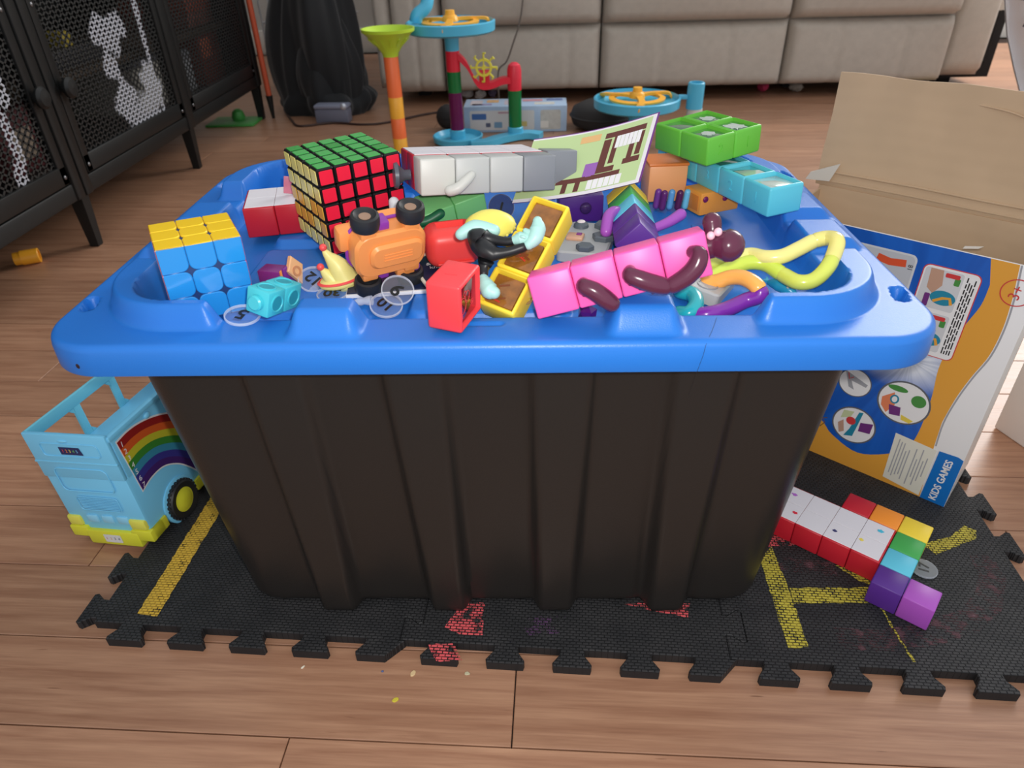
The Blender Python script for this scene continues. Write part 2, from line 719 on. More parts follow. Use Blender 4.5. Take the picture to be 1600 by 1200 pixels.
paint([(-0.2825, -0.138), (-0.2655, -0.141), (-0.2575, 0.0), (-0.2745, 0.0)], YPAINT, (0, 0), 'paint_stripe')
paint([(0.211, -0.083), (0.224, -0.07), (0.2255, -0.111), (0.2235, -0.166), (0.2085, -0.167), (0.21, -0.125)], GPAINT, (2, 0), 'paint_stripe')
paint([(0.226, -0.113), (0.289, -0.1125), (0.285, -0.127), (0.2255, -0.128)], GPAINT, (2, 0), 'paint_stripe', 0.00012)
paint([(0.270, -0.09), (0.296, -0.097), (0.294, -0.112), (0.283, -0.106)], GPAINT, (2, 0), 'paint_stripe', 0.00004)
paint([(0.350, -0.067), (0.378, -0.058), (0.394, -0.046), (0.402, -0.052), (0.396, -0.061), (0.355, -0.079)], GPAINT, (2, 0), 'paint_stripe')
paint(band([(0.289, -0.125), (0.2905, -0.15), (0.293, -0.178)], 0.0016), GPAINT, (2, 0), 'paint_streak')
paint(band([(0.335, -0.075), (0.345, -0.1)], 0.0022), GPAINT, (2, 0), 'paint_streak')
paint([(-0.042, -0.15), (-0.03, -0.128), (-0.013, -0.128), (-0.0125, -0.157), (-0.03, -0.156)], RPAINT, (1, 0), 'paint_patch')
paint([(-0.052, -0.165), (-0.034, -0.164), (-0.026, -0.178), (-0.045, -0.179)], RPAINT, (1, 0), 'paint_patch')
paint([(0.094, -0.128), (0.146, -0.128), (0.142, -0.141), (0.12, -0.136)], RPAINT, (1, 0), 'paint_patch')
paint(band([(0.2, -0.066), (0.245, -0.062)], 0.012), RPAINT, (2, 0), 'paint_patch')
paint(band([(0.247, -0.159), (0.279, -0.1605), (0.313, -0.155), (0.347, -0.144), (0.372, -0.126), (0.388, -0.101), (0.39, -0.08)], 0.019), PPAINT, (2, 0), 'paint_smear')
paint(band([(0.225, -0.088), (0.268, -0.094)], 0.014), PPAINT, (2, 0), 'paint_smear')
paint([(0.02, -0.14), (0.05, -0.14), (0.045, -0.155), (0.018, -0.157)], VPAINT, (1, 0), 'paint_smear')


# ================================================================== TOTE
def tote_black():
    m = mat('tote_black', (36, 33, 31), rough=0.34, spec=0.5, bump=0.12, bscale=900)
    return m


LID_BLUE = mat('lid_blue', (36, 116, 206), rough=0.36, spec=0.5, bump=0.10, bscale=1400)
tote = thing('storage_tote', 'black ribbed plastic storage tote with a bright blue lid under the toys', 'storage tote', TR((0, 0, MATZ)))


def sd_rrect(x, y, hx, hy, r):
    qx, qy = abs(x) - (hx - r), abs(y) - (hy - r)
    return math.hypot(max(qx, 0), max(qy, 0)) + min(max(qx, qy), 0) - r


def sstep(a, b, x):
    t = min(1, max(0, (x - a) / (b - a)))
    return t * t * (3 - 2 * t)


HX, HY, HR = 0.25, 0.1645, 0.036
RIMZ, PADZ, MOATZ, PANZ = 0.2635, 0.2770, 0.2500, 0.2560


def lid_z(x, y):
    ax, ay = abs(x), abs(y)
    z = RIMZ
    # raised L-shaped pads around the corners
    so = sd_rrect(x, y, 0.2315, 0.1475, 0.055)
    pad = sstep(0.0, -0.0075, so) * sstep(0.1485, 0.157, ax) * sstep(0.068, 0.077, ay)
    # raised bumps on the long sides, running out over the edge
    bx = sstep(0.0225, 0.0135, abs(ax - 0.0875))
    by = sstep(0.1600, 0.1465, ay) if ay > 0.12 else 0
    # bumps on the short sides
    sx = sstep(0.246, 0.234, ax) if ax > 0.2 else 0
    sy = sstep(0.024, 0.016, abs(ay - 0.028))
    h = max(pad, bx * by, sx * sy * 0.55)
    z += (PADZ - RIMZ) * h
    # sunk middle
    si = sd_rrect(x, y, 0.2085, 0.1345, 0.030)
    inn = sstep(0.0005, -0.0035, si)
    inner = MOATZ
    for cx, hw in ((0.0, 0.050), (-0.1185, 0.0475), (0.1185, 0.0475)):
        for cy, hd in ((-0.064, 0.0515), (0.0535, 0.0545)):
            s2 = sd_rrect(x - cx, y - cy, hw, hd, 0.008)
            inner = max(inner, MOATZ + (PANZ - MOATZ) * sstep(0.001, -0.004, s2))
    z = z * (1 - inn) + inner * inn
    # shallow slot pressed in the rim
    if ay > 0.13:
        ss = max(abs(x - 0.0) - 0.009, 0)
        dd = math.hypot(ss, ay - 0.1425) - 0.0016
        z -= 0.0014 * sstep(0.0008, -0.0008, dd)
    # rounded outer edge
    e = -sd_rrect(x, y, HX, HY, HR)
    rr = 0.0045
    if e < rr:
        z -= rr - math.sqrt(max(0, rr * rr - (rr - max(e, 0)) ** 2))
    return z


def hole(x, y):
    """elongated hole in each corner of the rim"""
    sx, sy = (1 if x > 0 else -1), (1 if y > 0 else -1)
    px, py = x * sx - 0.2395, y * sy - 0.112
    a = math.radians(14)
    u, v = px * math.cos(a) + py * math.sin(a), -px * math.sin(a) + py * math.cos(a)
    return math.hypot(u, max(abs(v) - 0.0055, 0)) - 0.0034


def axis(h, step, fine=7):
    """coordinates -1..1 with finer rows at the outer edge"""
    n = int(2 * (h - 0.006) / step)
    mid = [-(h - 0.006) + 2 * (h - 0.006) * i / n for i in range(n + 1)]
    ed = [0.006 * (1 - math.cos(PI / 2 * i / fine)) for i in range(fine)]
    return [(-h + e) / h for e in ed] + [m / h for m in mid] + [(h - e) / h for e in ed[::-1]]


def make_lid():
    us, vs_ = axis(HX, 0.00115), axis(HY, 0.00115)
    V, Fc = [], []
    W = len(us)
    for v in vs_:
        y = v * HY
        q = max(0, abs(y) - (HY - HR))
        ext = HX - HR + math.sqrt(max(0, HR * HR - q * q))
        for u in us:
            x = u * ext
            z = lid_z(x, y)
            hd = hole(x, y)
            if hd < 0.0012:
                z -= 0.009 * sstep(0.0012, -0.0008, hd)
            V.append((x, y, z - MATZ))
    for j in range(len(vs_) - 1):
        for i in range(W - 1):
            f = (j * W + i, j * W + i + 1, (j + 1) * W + i + 1, (j + 1) * W + i)
            c = [sum(V[k][a] for k in f) / 4 for a in (0, 1)]
            if abs(c[0]) > 0.22 and abs(c[1]) > 0.1 and hole(c[0], c[1]) < -0.001:
                continue
            Fc.append(f)
    # skirt
    H = len(vs_)
    loop = [i for i in range(W)] + [j * W + W - 1 for j in range(1, H)] + [(H - 1) * W + i for i in range(W - 2, -1, -1)] + [j * W for j in range(H - 2, 0, -1)]
    base = [V[k] for k in loop]
    rings = [(0.0004, 0.2575), (0.0007, 0.2462), (0.0002, 0.2452), (-0.0018, 0.2452), (-0.0025, 0.2575)]
    prev = loop
    for off, z in rings:
        st = len(V)
        for (x, y, _) in base:
            k = 1 + off / math.hypot(x, y)
            V.append((x * k, y * k, z - MATZ))
        cur = list(range(st, st + len(loop)))
        n = len(loop)
        for i in range(n):
            j = (i + 1) % n
            Fc.append((prev[j], prev[i], cur[i], cur[j]))
        prev = cur
    mb = MB()
    mb.v, mb.f, mb.mi = V, Fc, [0] * len(Fc)
    return mb


lid = make_lid().build('lid', LID_BLUE, tote, smooth=60)
tag(lid, 'bright blue lid with raised corner pads and a sunk middle')
MB().sphere(0.0021, TR((-0.2225, -0.1632, 0.2515 - MATZ), (0, 0, 0), (1, 0.4, 1.1))).build('blemish', mat('dark_speck', (40, 20, 30), rough=0.5), lid)


def make_body():
    V, Fc = [], []
    NZ = 44
    top = 0.236
    ribs_x = [(-0.1295, -0.123), (-0.045, -0.0385), (0.0445, 0.0415), (0.129, 0.125)]
    ribs_y = [(-0.072, -0.069), (0.0, 0.0), (0.072, 0.069)]
    per = []
    hx0, hy0, r0 = 0.2055, 0.1345, 0.030
    # perimeter parameter: sample a rounded rectangle, keep normal and along-side coordinate
    def samples():
        out = []
        for (a, b, nx, ny) in (((-1, -1), (1, -1), 0, -1), ((1, -1), (1, 1), 1, 0), ((1, 1), (-1, 1), 0, 1), ((-1, 1), (-1, -1), -1, 0)):
            n = 150 if nx == 0 else 96
            for i in range(n):
                out.append(('s', a, b, i / (n - 1), nx, ny))
            for i in range(1, 9):
                out.append(('c', b, None, i / 9, nx, ny))
        return out
    S = samples()
    zs = []
    for k in range(NZ + 1):
        t = k / NZ
        zs.append(top * t ** 1.35)
    rings = []
    for z in zs:
        t = z / top
        hx, hy = 0.1985 + 0.0245 * t, 0.1285 + 0.006 * t
        rb = 0.010
        dn = 0.0
        if z < rb:
            dn = rb - math.sqrt(rb * rb - (rb - z) ** 2)
        hx -= dn
        hy -= dn
        r = r0 - 0.003 * (1 - t)
        ring = []
        for (ty, a, b, s, nx, ny) in S:
            if ty == 's':
                x = (a[0] + (b[0] - a[0]) * s) * (hx - (r if nx == 0 else 0))
                y = (a[1] + (b[1] - a[1]) * s) * (hy - (r if ny == 0 else 0))
                c, rl = (x, ribs_x) if nx == 0 else (y, ribs_y)
                p = 0
                for qt, qb in rl:
                    hw = 0.0175 + 0.0055 * t
                    dd = abs(c - (qb + (qt - qb) * t))
                    p = max(p, sstep(hw, hw - 0.0075, dd))
                    # fine valley on either side of a rib
                    p = max(p, -0.25) - 0.16 * math.exp(-((dd - hw - 0.002) / 0.0028) ** 2)
                pr = (0.0112 * (1 - t) + 0.0048 * t)
                x += nx * p * pr
                y += ny * p * pr
            else:
                ang_ = math.atan2(ny, nx) + PI / 2 * s
                cx, cy = a[0] * (hx - r), a[1] * (hy - r)
                x, y = cx + r * math.cos(ang_), cy + r * math.sin(ang_)
            ring.append((x, y, z))
        rings.append(ring)
    n = len(S)
    for ring in rings:
        V += ring
    for k in range(len(rings) - 1):
        for i in range(n):
            j = (i + 1) % n
            Fc.append((k * n + i, k * n + j, (k + 1) * n + j, (k + 1) * n + i))
    Fc.append(tuple(range(n))[::-1])
    Fc.append(tuple((len(rings) - 1) * n + i for i in range(n)))
    mb = MB()
    mb.v, mb.f, mb.mi = V, Fc, [0] * len(Fc)
    return mb


body = make_body().build('body', tote_black(), tote, smooth=60)
tag(body, 'matt black tapered body with rounded upright ribs')


# ================================================================== PRINTED CARTON
CARD = mat('brown_card', (198, 168, 136), rough=0.85, var=0.10, vscale=25, bump=0.25, bscale=260)


def corrugate(m):
    nt = m.node_tree
    tc = nd(nt, 'ShaderNodeTexCoord')
    w = nd(nt, 'ShaderNodeTexWave', wave_type='BANDS', bands_direction='Y')
    w.inputs['Scale'].default_value = 26
    w.inputs['Distortion'].default_value = 3.0
    w.inputs['Detail'].default_value = 2
    w.inputs['Detail Scale'].default_value = 0.4
    nt.links.new(tc.outputs['Object'], w.inputs['Vector'])
    bp = nd(nt, 'ShaderNodeBump')
    bp.inputs['Strength'].default_value = 0.16
    bp.inputs['Distance'].default_value = 0.0006
    nt.links.new(w.outputs['Fac'], bp.inputs['Height'])
    nt.links.new(bp.outputs[0], nt.nodes['Principled BSDF'].inputs['Normal'])


corrugate(CARD)
CARD_E = mat('card_edge', (205, 196, 184), rough=0.9)
PW_ = mat('print_white', (232, 230, 230), rough=0.35)
P_OR = mat('print_orange', (226, 160, 62), rough=0.35)
P_GREY = mat('print_grey', (160, 160, 165), rough=0.4)
P_LG = mat('print_light_grey', (205, 205, 208), rough=0.4)
P_RED = mat('print_red', (205, 60, 62), rough=0.4)
P_DK = mat('print_black', (30, 28, 32), rough=0.4)
P_GREEN = mat('print_green', (72, 140, 66), rough=0.4)
P_PUR = mat('print_purple', (110, 50, 120), rough=0.4)
P_TEAL = mat('print_teal', (36, 132, 160), rough=0.4)
P_SKIN = mat('print_tan', (190, 150, 128), rough=0.4)
P_CREAM = mat('print_cream', (222, 219, 205), rough=0.5)
P_BLUE = mat('print_plain_blue', (20, 110, 190), rough=0.35)


def print_blue():
    m = bpy.data.materials.new('print_blue_rays')
    m.use_nodes = True
    nt = m.node_tree
    L = nt.links.new
    b = nt.nodes['Principled BSDF']
    b.inputs['Roughness'].default_value = 0.35
    tc = nd(nt, 'ShaderNodeTexCoord')
    mp = nd(nt, 'ShaderNodeMapping')
    mp.inputs['Location'].default_value = (-0.055, -0.136, 0)
    L(tc.outputs['Object'], mp.inputs[0])
    sc = nd(nt, 'ShaderNodeVectorMath', operation='MULTIPLY')
    sc.inputs[1].default_value = (1, 1.5, 0)
    L(mp.outputs[0], sc.inputs[0])
    ln = nd(nt, 'ShaderNodeVectorMath', operation='LENGTH')
    L(sc.outputs[0], ln.inputs[0])
    r = nd(nt, 'ShaderNodeValToRGB')
    e = r.color_ramp.elements
    e[0].position, e[0].color = 0.016, (*lin((226, 230, 240)), 1)
    e[1].position, e[1].color = 0.048, (*lin((30, 96, 190)), 1)
    L(ln.outputs['Value'], r.inputs[0])
    nrm = nd(nt, 'ShaderNodeVectorMath', operation='NORMALIZE')
    L(mp.outputs[0], nrm.inputs[0])
    n = nd(nt, 'ShaderNodeTexNoise')
    n.inputs['Scale'].default_value = 7
    L(nrm.outputs[0], n.inputs['Vector'])
    mx = nd(nt, 'ShaderNodeMix', data_type='RGBA', blend_type='MULTIPLY')
    mx.inputs[0].default_value = 0.55
    r2 = nd(nt, 'ShaderNodeValToRGB')
    r2.color_ramp.elements[0].position, r2.color_ramp.elements[0].color = 0.4, (0.55, 0.6, 0.7, 1)
    r2.color_ramp.elements[1].position, r2.color_ramp.elements[1].color = 0.6, (1, 1, 1, 1)
    L(n.outputs['Fac'], r2.inputs[0])
    L(r.outputs[0], mx.inputs[6])
    L(r2.outputs[0], mx.inputs[7])
    L(mx.outputs[2], b.inputs['Base Color'])
    return m


CT = frame((0.299, 0.054, 0), (0.75625, -0.65428, 0), (0, 0, 1))
carton = thing('game_carton', 'open upright cardboard carton printed blue and orange, brown flap raised', 'cardboard box', CT)
t0, t1, zb, zt, dep = -0.075, 0.1182, MATZ, 0.2345, 0.075
fp = MB().box(t0, t1, zb, zt, -0.0022, 0, 0.0003).build('front_panel', [PW_], carton)
MB().box(t1 - 0.002, t1 - 0.0001, zb, zt, -dep, -0.0022).build('side_panel', [mat('carton_side_white', (226, 224, 220), rough=0.3)], carton)
MB().box(t0, t0 + 0.002, zb, zt, -dep, -0.0022).build('side_panel', [CARD], carton)
MB().box(t0, t1, zb, zt + 0.004, -dep - 0.002, -dep).build('back_panel', CARD, carton)
MB().box(t0 + 0.002, t1 - 0.002, zb, zb + 0.002, -dep, -0.0022).build('bottom_panel', CARD, carton)
# raised rear flap with its creases
FT = TR((0, zt + 0.004, -dep - 0.001), (-3, 0, 0))
flap = MB()
n = 26
fv, ff = [], []
for i in range(n + 1):
    t = t0 - 0.004 + (t1 - t0 + 0.035) * i / n
    wob = 0.0006 * math.sin(i * 1.1) + 0.0005 * math.sin(i * 2.7)
    for k, (h, o) in enumerate(((0, 0), (0.004, 0.0015), (0.008, 0.0), (0.03, 0.001), (0.06, -0.001), (0.095, 0.002))):
        hh = h + (0.0006 * math.sin(i * 0.7) if k == 5 else 0)
        fv.append((t, hh, o + wob * (k / 5)))
m_ = 6
for i in range(n):
    for k in range(m_ - 1):
        ff.append((i * m_ + k, (i + 1) * m_ + k, (i + 1) * m_ + k + 1, i * m_ + k + 1))
o0 = len(fv)
fv += [(x, y, z - 0.0022) for x, y, z in fv]
for f in list(ff):
    ff.append(tuple(q + o0 for q in f[::-1]))
for i in range(n):
    a, b = i * m_ + m_ - 1, (i + 1) * m_ + m_ - 1
    ff.append((a, b, b + o0, a + o0))
for k in range(m_ - 1):
    ff.append((k, k + 1, k + 1 + o0, k + o0))
    q = n * m_
    ff.append((q + k + 1, q + k, q + k + o0, q + k + 1 + o0))
flap.add(fv, ff)
flap_o = flap.build('rear_flap', CARD, carton, FT, smooth=50)
for h in (0.0045, 0.0125):
    MB().tube(smooth_path([(t0, h, 0.0012), (0.0, h + 0.0006, 0.0016), (0.06, h - 0.0004, 0.0012), (t1 + 0.02, h, 0.0016)], 6), 0.0009, 6).build('crease', CARD, flap_o)
MB().tube(smooth_path([(0.03, 0.082, 0.001), (0.05, 0.08, 0.002), (0.062, 0.077, 0.001)], 6), 0.0007, 6).build('crease', CARD, flap_o)
MB().tube(smooth_path([(0.086, 0.07, 0.001), (0.092, 0.05, 0.002), (0.093, 0.035, 0.002), (0.1, 0.02, 0.001)], 6), 0.0007, 6).build('crease', CARD, flap_o)
MB().prism([(0, 0), (0.02, -0.003), (0.028, 0.012), (0.004, 0.006)], 0, 0.0015).build('side_flap', CARD_E, carton, TR((t0 - 0.010, zt + 0.010, -dep + 0.01), (0, 20, 8)))
MB().prism([(0, 0), (0.010, 0.001), (0.013, 0.003), (0.001, 0.002)], 0, 0.0012).build('side_flap', CARD_E, carton, TR((t1 - 0.055, zt + 0.001, -0.004), (-20, 0, 8)))


def pr(name, poly, m, lv, par=None):
    return MB().prism(poly, 0.00005 + lv * 0.00012, 0.00012 + lv * 0.00012).build(name, m, par or fp, smooth=0)


def curve(a, b, P):
    """round off the run of outline points a..b"""
    S = smooth_path([(x, y, 0) for x, y in P[a:b + 1]], 5)
    return P[:a] + [(p.x, p.y) for p in S] + P[b + 1:]


pr('orange_print', curve(3, 8, [(t0, zb), (0.098, zb), (0.0939, 0.0649), (0.0928, 0.0892), (0.0955, 0.115), (0.1, 0.138), (0.1055, 0.16), (0.1068, 0.185), (0.105, 0.21), (0.1015, zt), (t0, zt)]), P_OR, 0)
pr('grey_print_line', band(curve(0, 7, [(0.0951, 0.0649), (0.0940, 0.0892), (0.0967, 0.115), (0.1012, 0.138), (0.1067, 0.16), (0.108, 0.185), (0.1062, 0.21), (0.1027, zt)]), 0.0012), P_GREY, 1)
pr('blue_print', curve(1, 13, [(t0, 0.07), (-0.02, 0.058), (0.0007, 0.0471), (0.0131, 0.036), (0.0389, 0.0275), (0.0648, 0.0407), (0.076, 0.055), (0.0795, 0.0758), (0.0791, 0.1092), (0.0765, 0.135), (0.078, 0.158), (0.0829, 0.1788), (0.088, 0.198), (0.0885, 0.215), (0.083, zt), (t0, zt)]), print_blue(), 1)


def shift(poly, x, y):
    return [(a + x, b + y) for a, b in poly]


# instruction picture with red outline
pr('picture_border', shift(rrect(0.0405, 0.0755, 0.005), 0.0628, 0.1825), P_RED, 2)
pr('picture_card', shift(rrect(0.0390, 0.0740, 0.0045), 0.0628, 0.1825), PW_, 3)
for zc in (0.2015, 0.1655):
    pr('picture', shift(rrect(0.027, 0.0325, 0.002), 0.058, zc), P_LG, 4)
    pr('picture_hand', shift([(-0.009, 0.016), (0.0, 0.016), (0.002, 0.004), (-0.003, -0.004), (-0.008, 0.0)], 0.057, zc), P_SKIN, 5)
    pr('picture_ring', shift(circle(0.009, 24, ry=0.006), 0.062, zc - 0.006), P_TEAL, 5)
    pr('picture_swirl', shift(band([(-0.006, -0.004), (0.0, 0.0), (0.005, 0.001), (0.007, -0.004)], 0.0022), 0.062, zc - 0.006), P_OR, 6)
    pr('picture_tube', shift(rrect(0.004, 0.011, 0.001), 0.051, zc - 0.010), P_PUR, 6)
    pr('picture_tube', shift(rrect(0.004, 0.006, 0.001), 0.068, zc + 0.009), P_GREEN, 5)
    pr('picture_tube', shift(rrect(0.010, 0.0035, 0.001), 0.064, zc + 0.013), P_RED, 6)
for k in range(4):
    zc = 0.183
    x = 0.0742 + k * 0.0018
    z = zc - 0.033
    while z < zc + 0.033:
        w = random.uniform(0.003, 0.007)
        if z + w < zc + 0.034:
            pr('text_line', shift(rrect(0.0009, w, 0.0002, 1), x, z + w / 2), P_DK, 4)
        z += w + 0.0012
pr('picture_card', shift(rrect(0.062, 0.0345, 0.005), 0.0062, 0.2065), P_LG, 2)
pr('picture_card', shift(rrect(0.059, 0.0315, 0.004), 0.0062, 0.2065), mat('print_silver', (186, 188, 194), rough=0.35), 3)
pr('picture_arrow', band([(0.008, 0.216), (0.018, 0.214), (0.03, 0.2155)], 0.006), mat('print_vermilion', (214, 84, 50), rough=0.4), 4)
lettering('text_mark', '18', 0.005, P_DK, fp, TR((0.0338, 0.213, 0.0007), (0, 0, 90)), ext=0.00003)
# three round close-ups
for cx, cz, r in ((0.0192, 0.0975, 0.0142), (0.0608, 0.0945, 0.0212), (0.0285, 0.0547, 0.0192)):
    pr('round_rim', circle(r, 40, cx, cz), mat('print_rim', (96, 98, 104), rough=0.3), 2)
    pr('round_picture', circle(r * 0.93, 40, cx, cz), PW_, 3)
pr('picture_detail', shift(circle(0.008, 20, ry=0.0028), 0.0535, 0.1065), P_GREEN, 4)
pr('picture_detail', shift(circle(0.0058, 20), 0.0715, 0.1005), P_GREEN, 4)
pr('picture_detail', [(0.0435, 0.094), (0.052, 0.102), (0.055, 0.09), (0.05, 0.08), (0.0445, 0.086)], mat('print_coral', (226, 130, 90), rough=0.4), 4)
pr('picture_detail', [(0.0505, 0.089), (0.06, 0.0895), (0.0615, 0.081), (0.053, 0.0795)], P_PUR, 5)
pr('picture_detail', shift(circle(0.0036, 16, ry=0.0045), 0.0535, 0.0955), P_TEAL, 5)
pr('picture_detail', shift(circle(0.0022, 16, ry=0.003), 0.0535, 0.0955), PW_, 6)
pr('picture_detail', [(0.062, 0.083), (0.0725, 0.0805), (0.07, 0.077), (0.063, 0.078)], mat('print_yellow', (226, 200, 80), rough=0.4), 4)
pr('picture_detail', [(0.030, 0.070), (0.0335, 0.071), (0.032, 0.058), (0.03, 0.043), (0.0225, 0.0405), (0.026, 0.05)], P_TEAL, 4)
pr('picture_detail', circle(0.0042, 16, 0.0253, 0.0585), P_RED, 5)
pr('picture_detail', [(0.0335, 0.060), (0.044, 0.063), (0.0435, 0.052), (0.0335, 0.0505)], P_PUR, 5)
pr('picture_detail', [(0.017, 0.067), (0.026, 0.069), (0.024, 0.062), (0.016, 0.058)], mat('print_pale_olive', (196, 204, 160), rough=0.4), 4)
pr('picture_detail', [(0.015, 0.052), (0.019, 0.057), (0.022, 0.045), (0.018, 0.042)], P_SKIN, 5)
pr('picture_detail', [(0.009, 0.1075), (0.03, 0.0995), (0.029, 0.0965), (0.016, 0.099), (0.02, 0.0905), (0.015, 0.092), (0.012, 0.1005)], P_GREY, 4)
pr('picture_detail', band([(0.012, 0.106), (0.014, 0.1), (0.017, 0.103)], 0.0008), P_RED, 5)
# address label and blue tab
pr('label', [(0.0648, 0.0135), (0.0968, 0.0072 + 0.002), (0.0971, 0.061), (0.0631, 0.0633)], P_CREAM, 2)
for x in [0.068, 0.0705, 0.073, 0.0755, 0.078, 0.083, 0.0855, 0.088, 0.0905, 0.093]:
    pr('text_line', shift(rrect(0.0009, random.uniform(0.02, 0.042), 0.0002, 1), x, 0.038 + random.uniform(-0.004, 0.004)), P_GREY, 3)
pr('blue_tab', [(0.0982, zb), (t1 - 0.0002, zb), (t1 - 0.0002, 0.0605), (0.1135, 0.0622), (0.099, 0.0614)], P_BLUE, 2)
lettering('tab_lettering', 'KIDS GAMES', 0.0082, PW_, fp, TR((0.1083, 0.0335, 0.0006), (0, 0, 88)), ext=0.00003, bold=0.0002)
ring = MB()
ring.lathe([(0.0098, 0.0), (0.0106, 0.0), (0.0106, 0.00008), (0.0098, 0.00008)], 40, TR((0.1062, 0.2138, 0.0003)), closed=True)
ring.build('age_ring', P_RED, fp)
lettering('age_mark', '3+', 0.0105, P_RED, fp, TR((0.1062, 0.2138, 0.0004), (0, 0, 82)), ext=0.00003)
pr('scribble', band([(0.0005, 0.04), (0.004, 0.046), (0.001, 0.05), (0.005, 0.052)], 0.0008), mat('print_ochre', (120, 84, 30), rough=0.5), 3)

# white box behind the carton
wb = thing('white_box', 'plain white box at the right edge behind the printed carton', 'box', TR((0.501, 0.101, 0), (0, 0, -72)))
WHITE = plastic('white_card', (236, 236, 236), rough=0.35)
MB().box(0, 0.2, 0, 0.16, 0, 0.125, 0.002).build('box_body', WHITE, wb)
MB().box(-0.001, 0.201, -0.001, 0.161, 0.088, 0.128, 0.002).build('box_lid', WHITE, wb)

# ================================================================== TOY BUS
bus = thing('toy_bus', 'light blue open-top toy bus with a rainbow sticker on its side', 'toy bus', TR((-0.3735, -0.0556, 0.0015), (-1.0, -4.1, -10.0)))
BUS = plastic('bus_blue', (122, 202, 240), rough=0.38)
BUS_D = plastic('bus_blue_inside', (110, 192, 214), rough=0.4)
YEL = plastic('bus_yellow', (216, 214, 58), rough=0.36)
TYRE = plastic('tyre_black', (34, 35, 38), rough=0.5)
W_, L_, H_ = 0.078, 0.165, 0.1185
DK = 0.078
MB().box(0, W_, 0, L_, 0.014, DK, 0.003).build('lower_body', BUS, bus)
ew = MB().box(0, W_, -0.0008, 0.003, DK - 0.004, H_, 0.0012).build('end_wall', BUS, bus)
MB().box(0, W_, L_ - 0.003, L_, DK - 0.004, H_, 0.0012).build('end_wall', BUS, bus)
rw = MB()
rw.box(W_ - 0.003, W_ + 0.0004, 0.003, L_ - 0.003, DK - 0.004, H_ - 0.004, 0.001)
rw.box(W_ - 0.0035, W_ + 0.002, 0.001, L_ - 0.001, H_ - 0.007, H_ - 0.002, 0.0012)
rw.build('side_wall', BUS, bus)
MB().sphere(0.0035, TR((W_ + 0.001, 0.045, H_ - 0.011), (0, 0, 0), (0.6, 1, 0.8))).build('rivet', BUS, bus)
lw = MB()
lw.box(0, 0.003, 0, L_, H_ - 0.011, H_, 0.001)
for y0, y1 in ((0.0, 0.012), (0.0495, 0.0575), (0.0945, 0.1025), (0.15, L_)):
    lw.box(0.0002, 0.0028, y0, y1, DK - 0.004, H_ - 0.009, 0.0008)
for y0, y1 in ((0.012, 0.0495), (0.0575, 0.0945), (0.1025, 0.15)):
    lw.prism([(y0, DK), (y0 + 0.005, DK), (y0, DK + 0.005)], 0.0004, 0.0026, T=frame((0, 0, 0), (0, 1, 0), (0, 0, 1)))
    lw.prism([(y1, H_ - 0.011), (y1 - 0.005, H_ - 0.011), (y1, H_ - 0.016)], 0.0004, 0.0026, T=frame((0, 0, 0), (0, 1, 0), (0, 0, 1)))
lw.build('window_wall', BUS_D, bus)
EF = frame((0, -0.0009, 0), (1, 0, 0), (0, 0, 1))      # end face, z outwards (-y)


def ridge(pts, r, name, closed=True, par=None, m=BUS, T=EF):
    MB().tube([(x, y, 0.0002) for x, y in pts], r, 6, closed=closed).build(name, m, par or bus, T)


MB().box(-0.0004, W_ + 0.0004, -0.0012, 0.0006, 0.0895, 0.0915, 0.0004).build('moulding', BUS, bus)
ridge(shift(rrect(0.054, 0.0125, 0.003), 0.040, 0.1035), 0.0005, 'panel_moulding')
ridge(shift(rrect(0.050, 0.024, 0.005), 0.0385, 0.0725), 0.0005, 'panel_moulding')
ridge(shift(rrect(0.040, 0.0145, 0.003), 0.0405, 0.0470), 0.0004, 'panel_moulding')
for k in range(7):
    z = 0.0415 + k * 0.0018
    ridge([(0.0225, z), (0.0585, z)], 0.0003, 'grille_line', closed=False)
for x in (0.026, 0.041, 0.056):
    MB().box(x - 0.0055, x + 0.0055, -0.0016, 0.001, 0.0255, 0.0335, 0.0014).build('lamp_panel', plastic('bus_lamp_blue', (140, 206, 236), rough=0.3), bus)
MB().sphere(0.0022, TR((0.037, -0.001, 0.1125), (0, 0, 0), (2, 0.5, 0.6))).build('rivet', BUS, bus)
NAVY = mat('sticker_navy', (36, 44, 92), rough=0.35)
pl_ = MB().prism(shift([(-0.0095, -0.0036), (0.011, -0.0036), (0.0095, 0.0036), (-0.0095, 0.0036)], 0.040, 0.1030), 0.0, 0.0003).build('route_sticker', NAVY, bus, EF @ TR((0, 0, 0.0002)))
for k, (ch, cc) in enumerate(zip('12345', ((226, 70, 60), (230, 130, 60), (226, 210, 80), (100, 180, 90), (110, 180, 220)))):
    lettering('route_digit', ch, 0.0042, mat('digit_%d' % k, cc, rough=0.4), pl_, TR((0.0335 + k * 0.0033, 0.1030, 0.00032)), ext=0.00004)
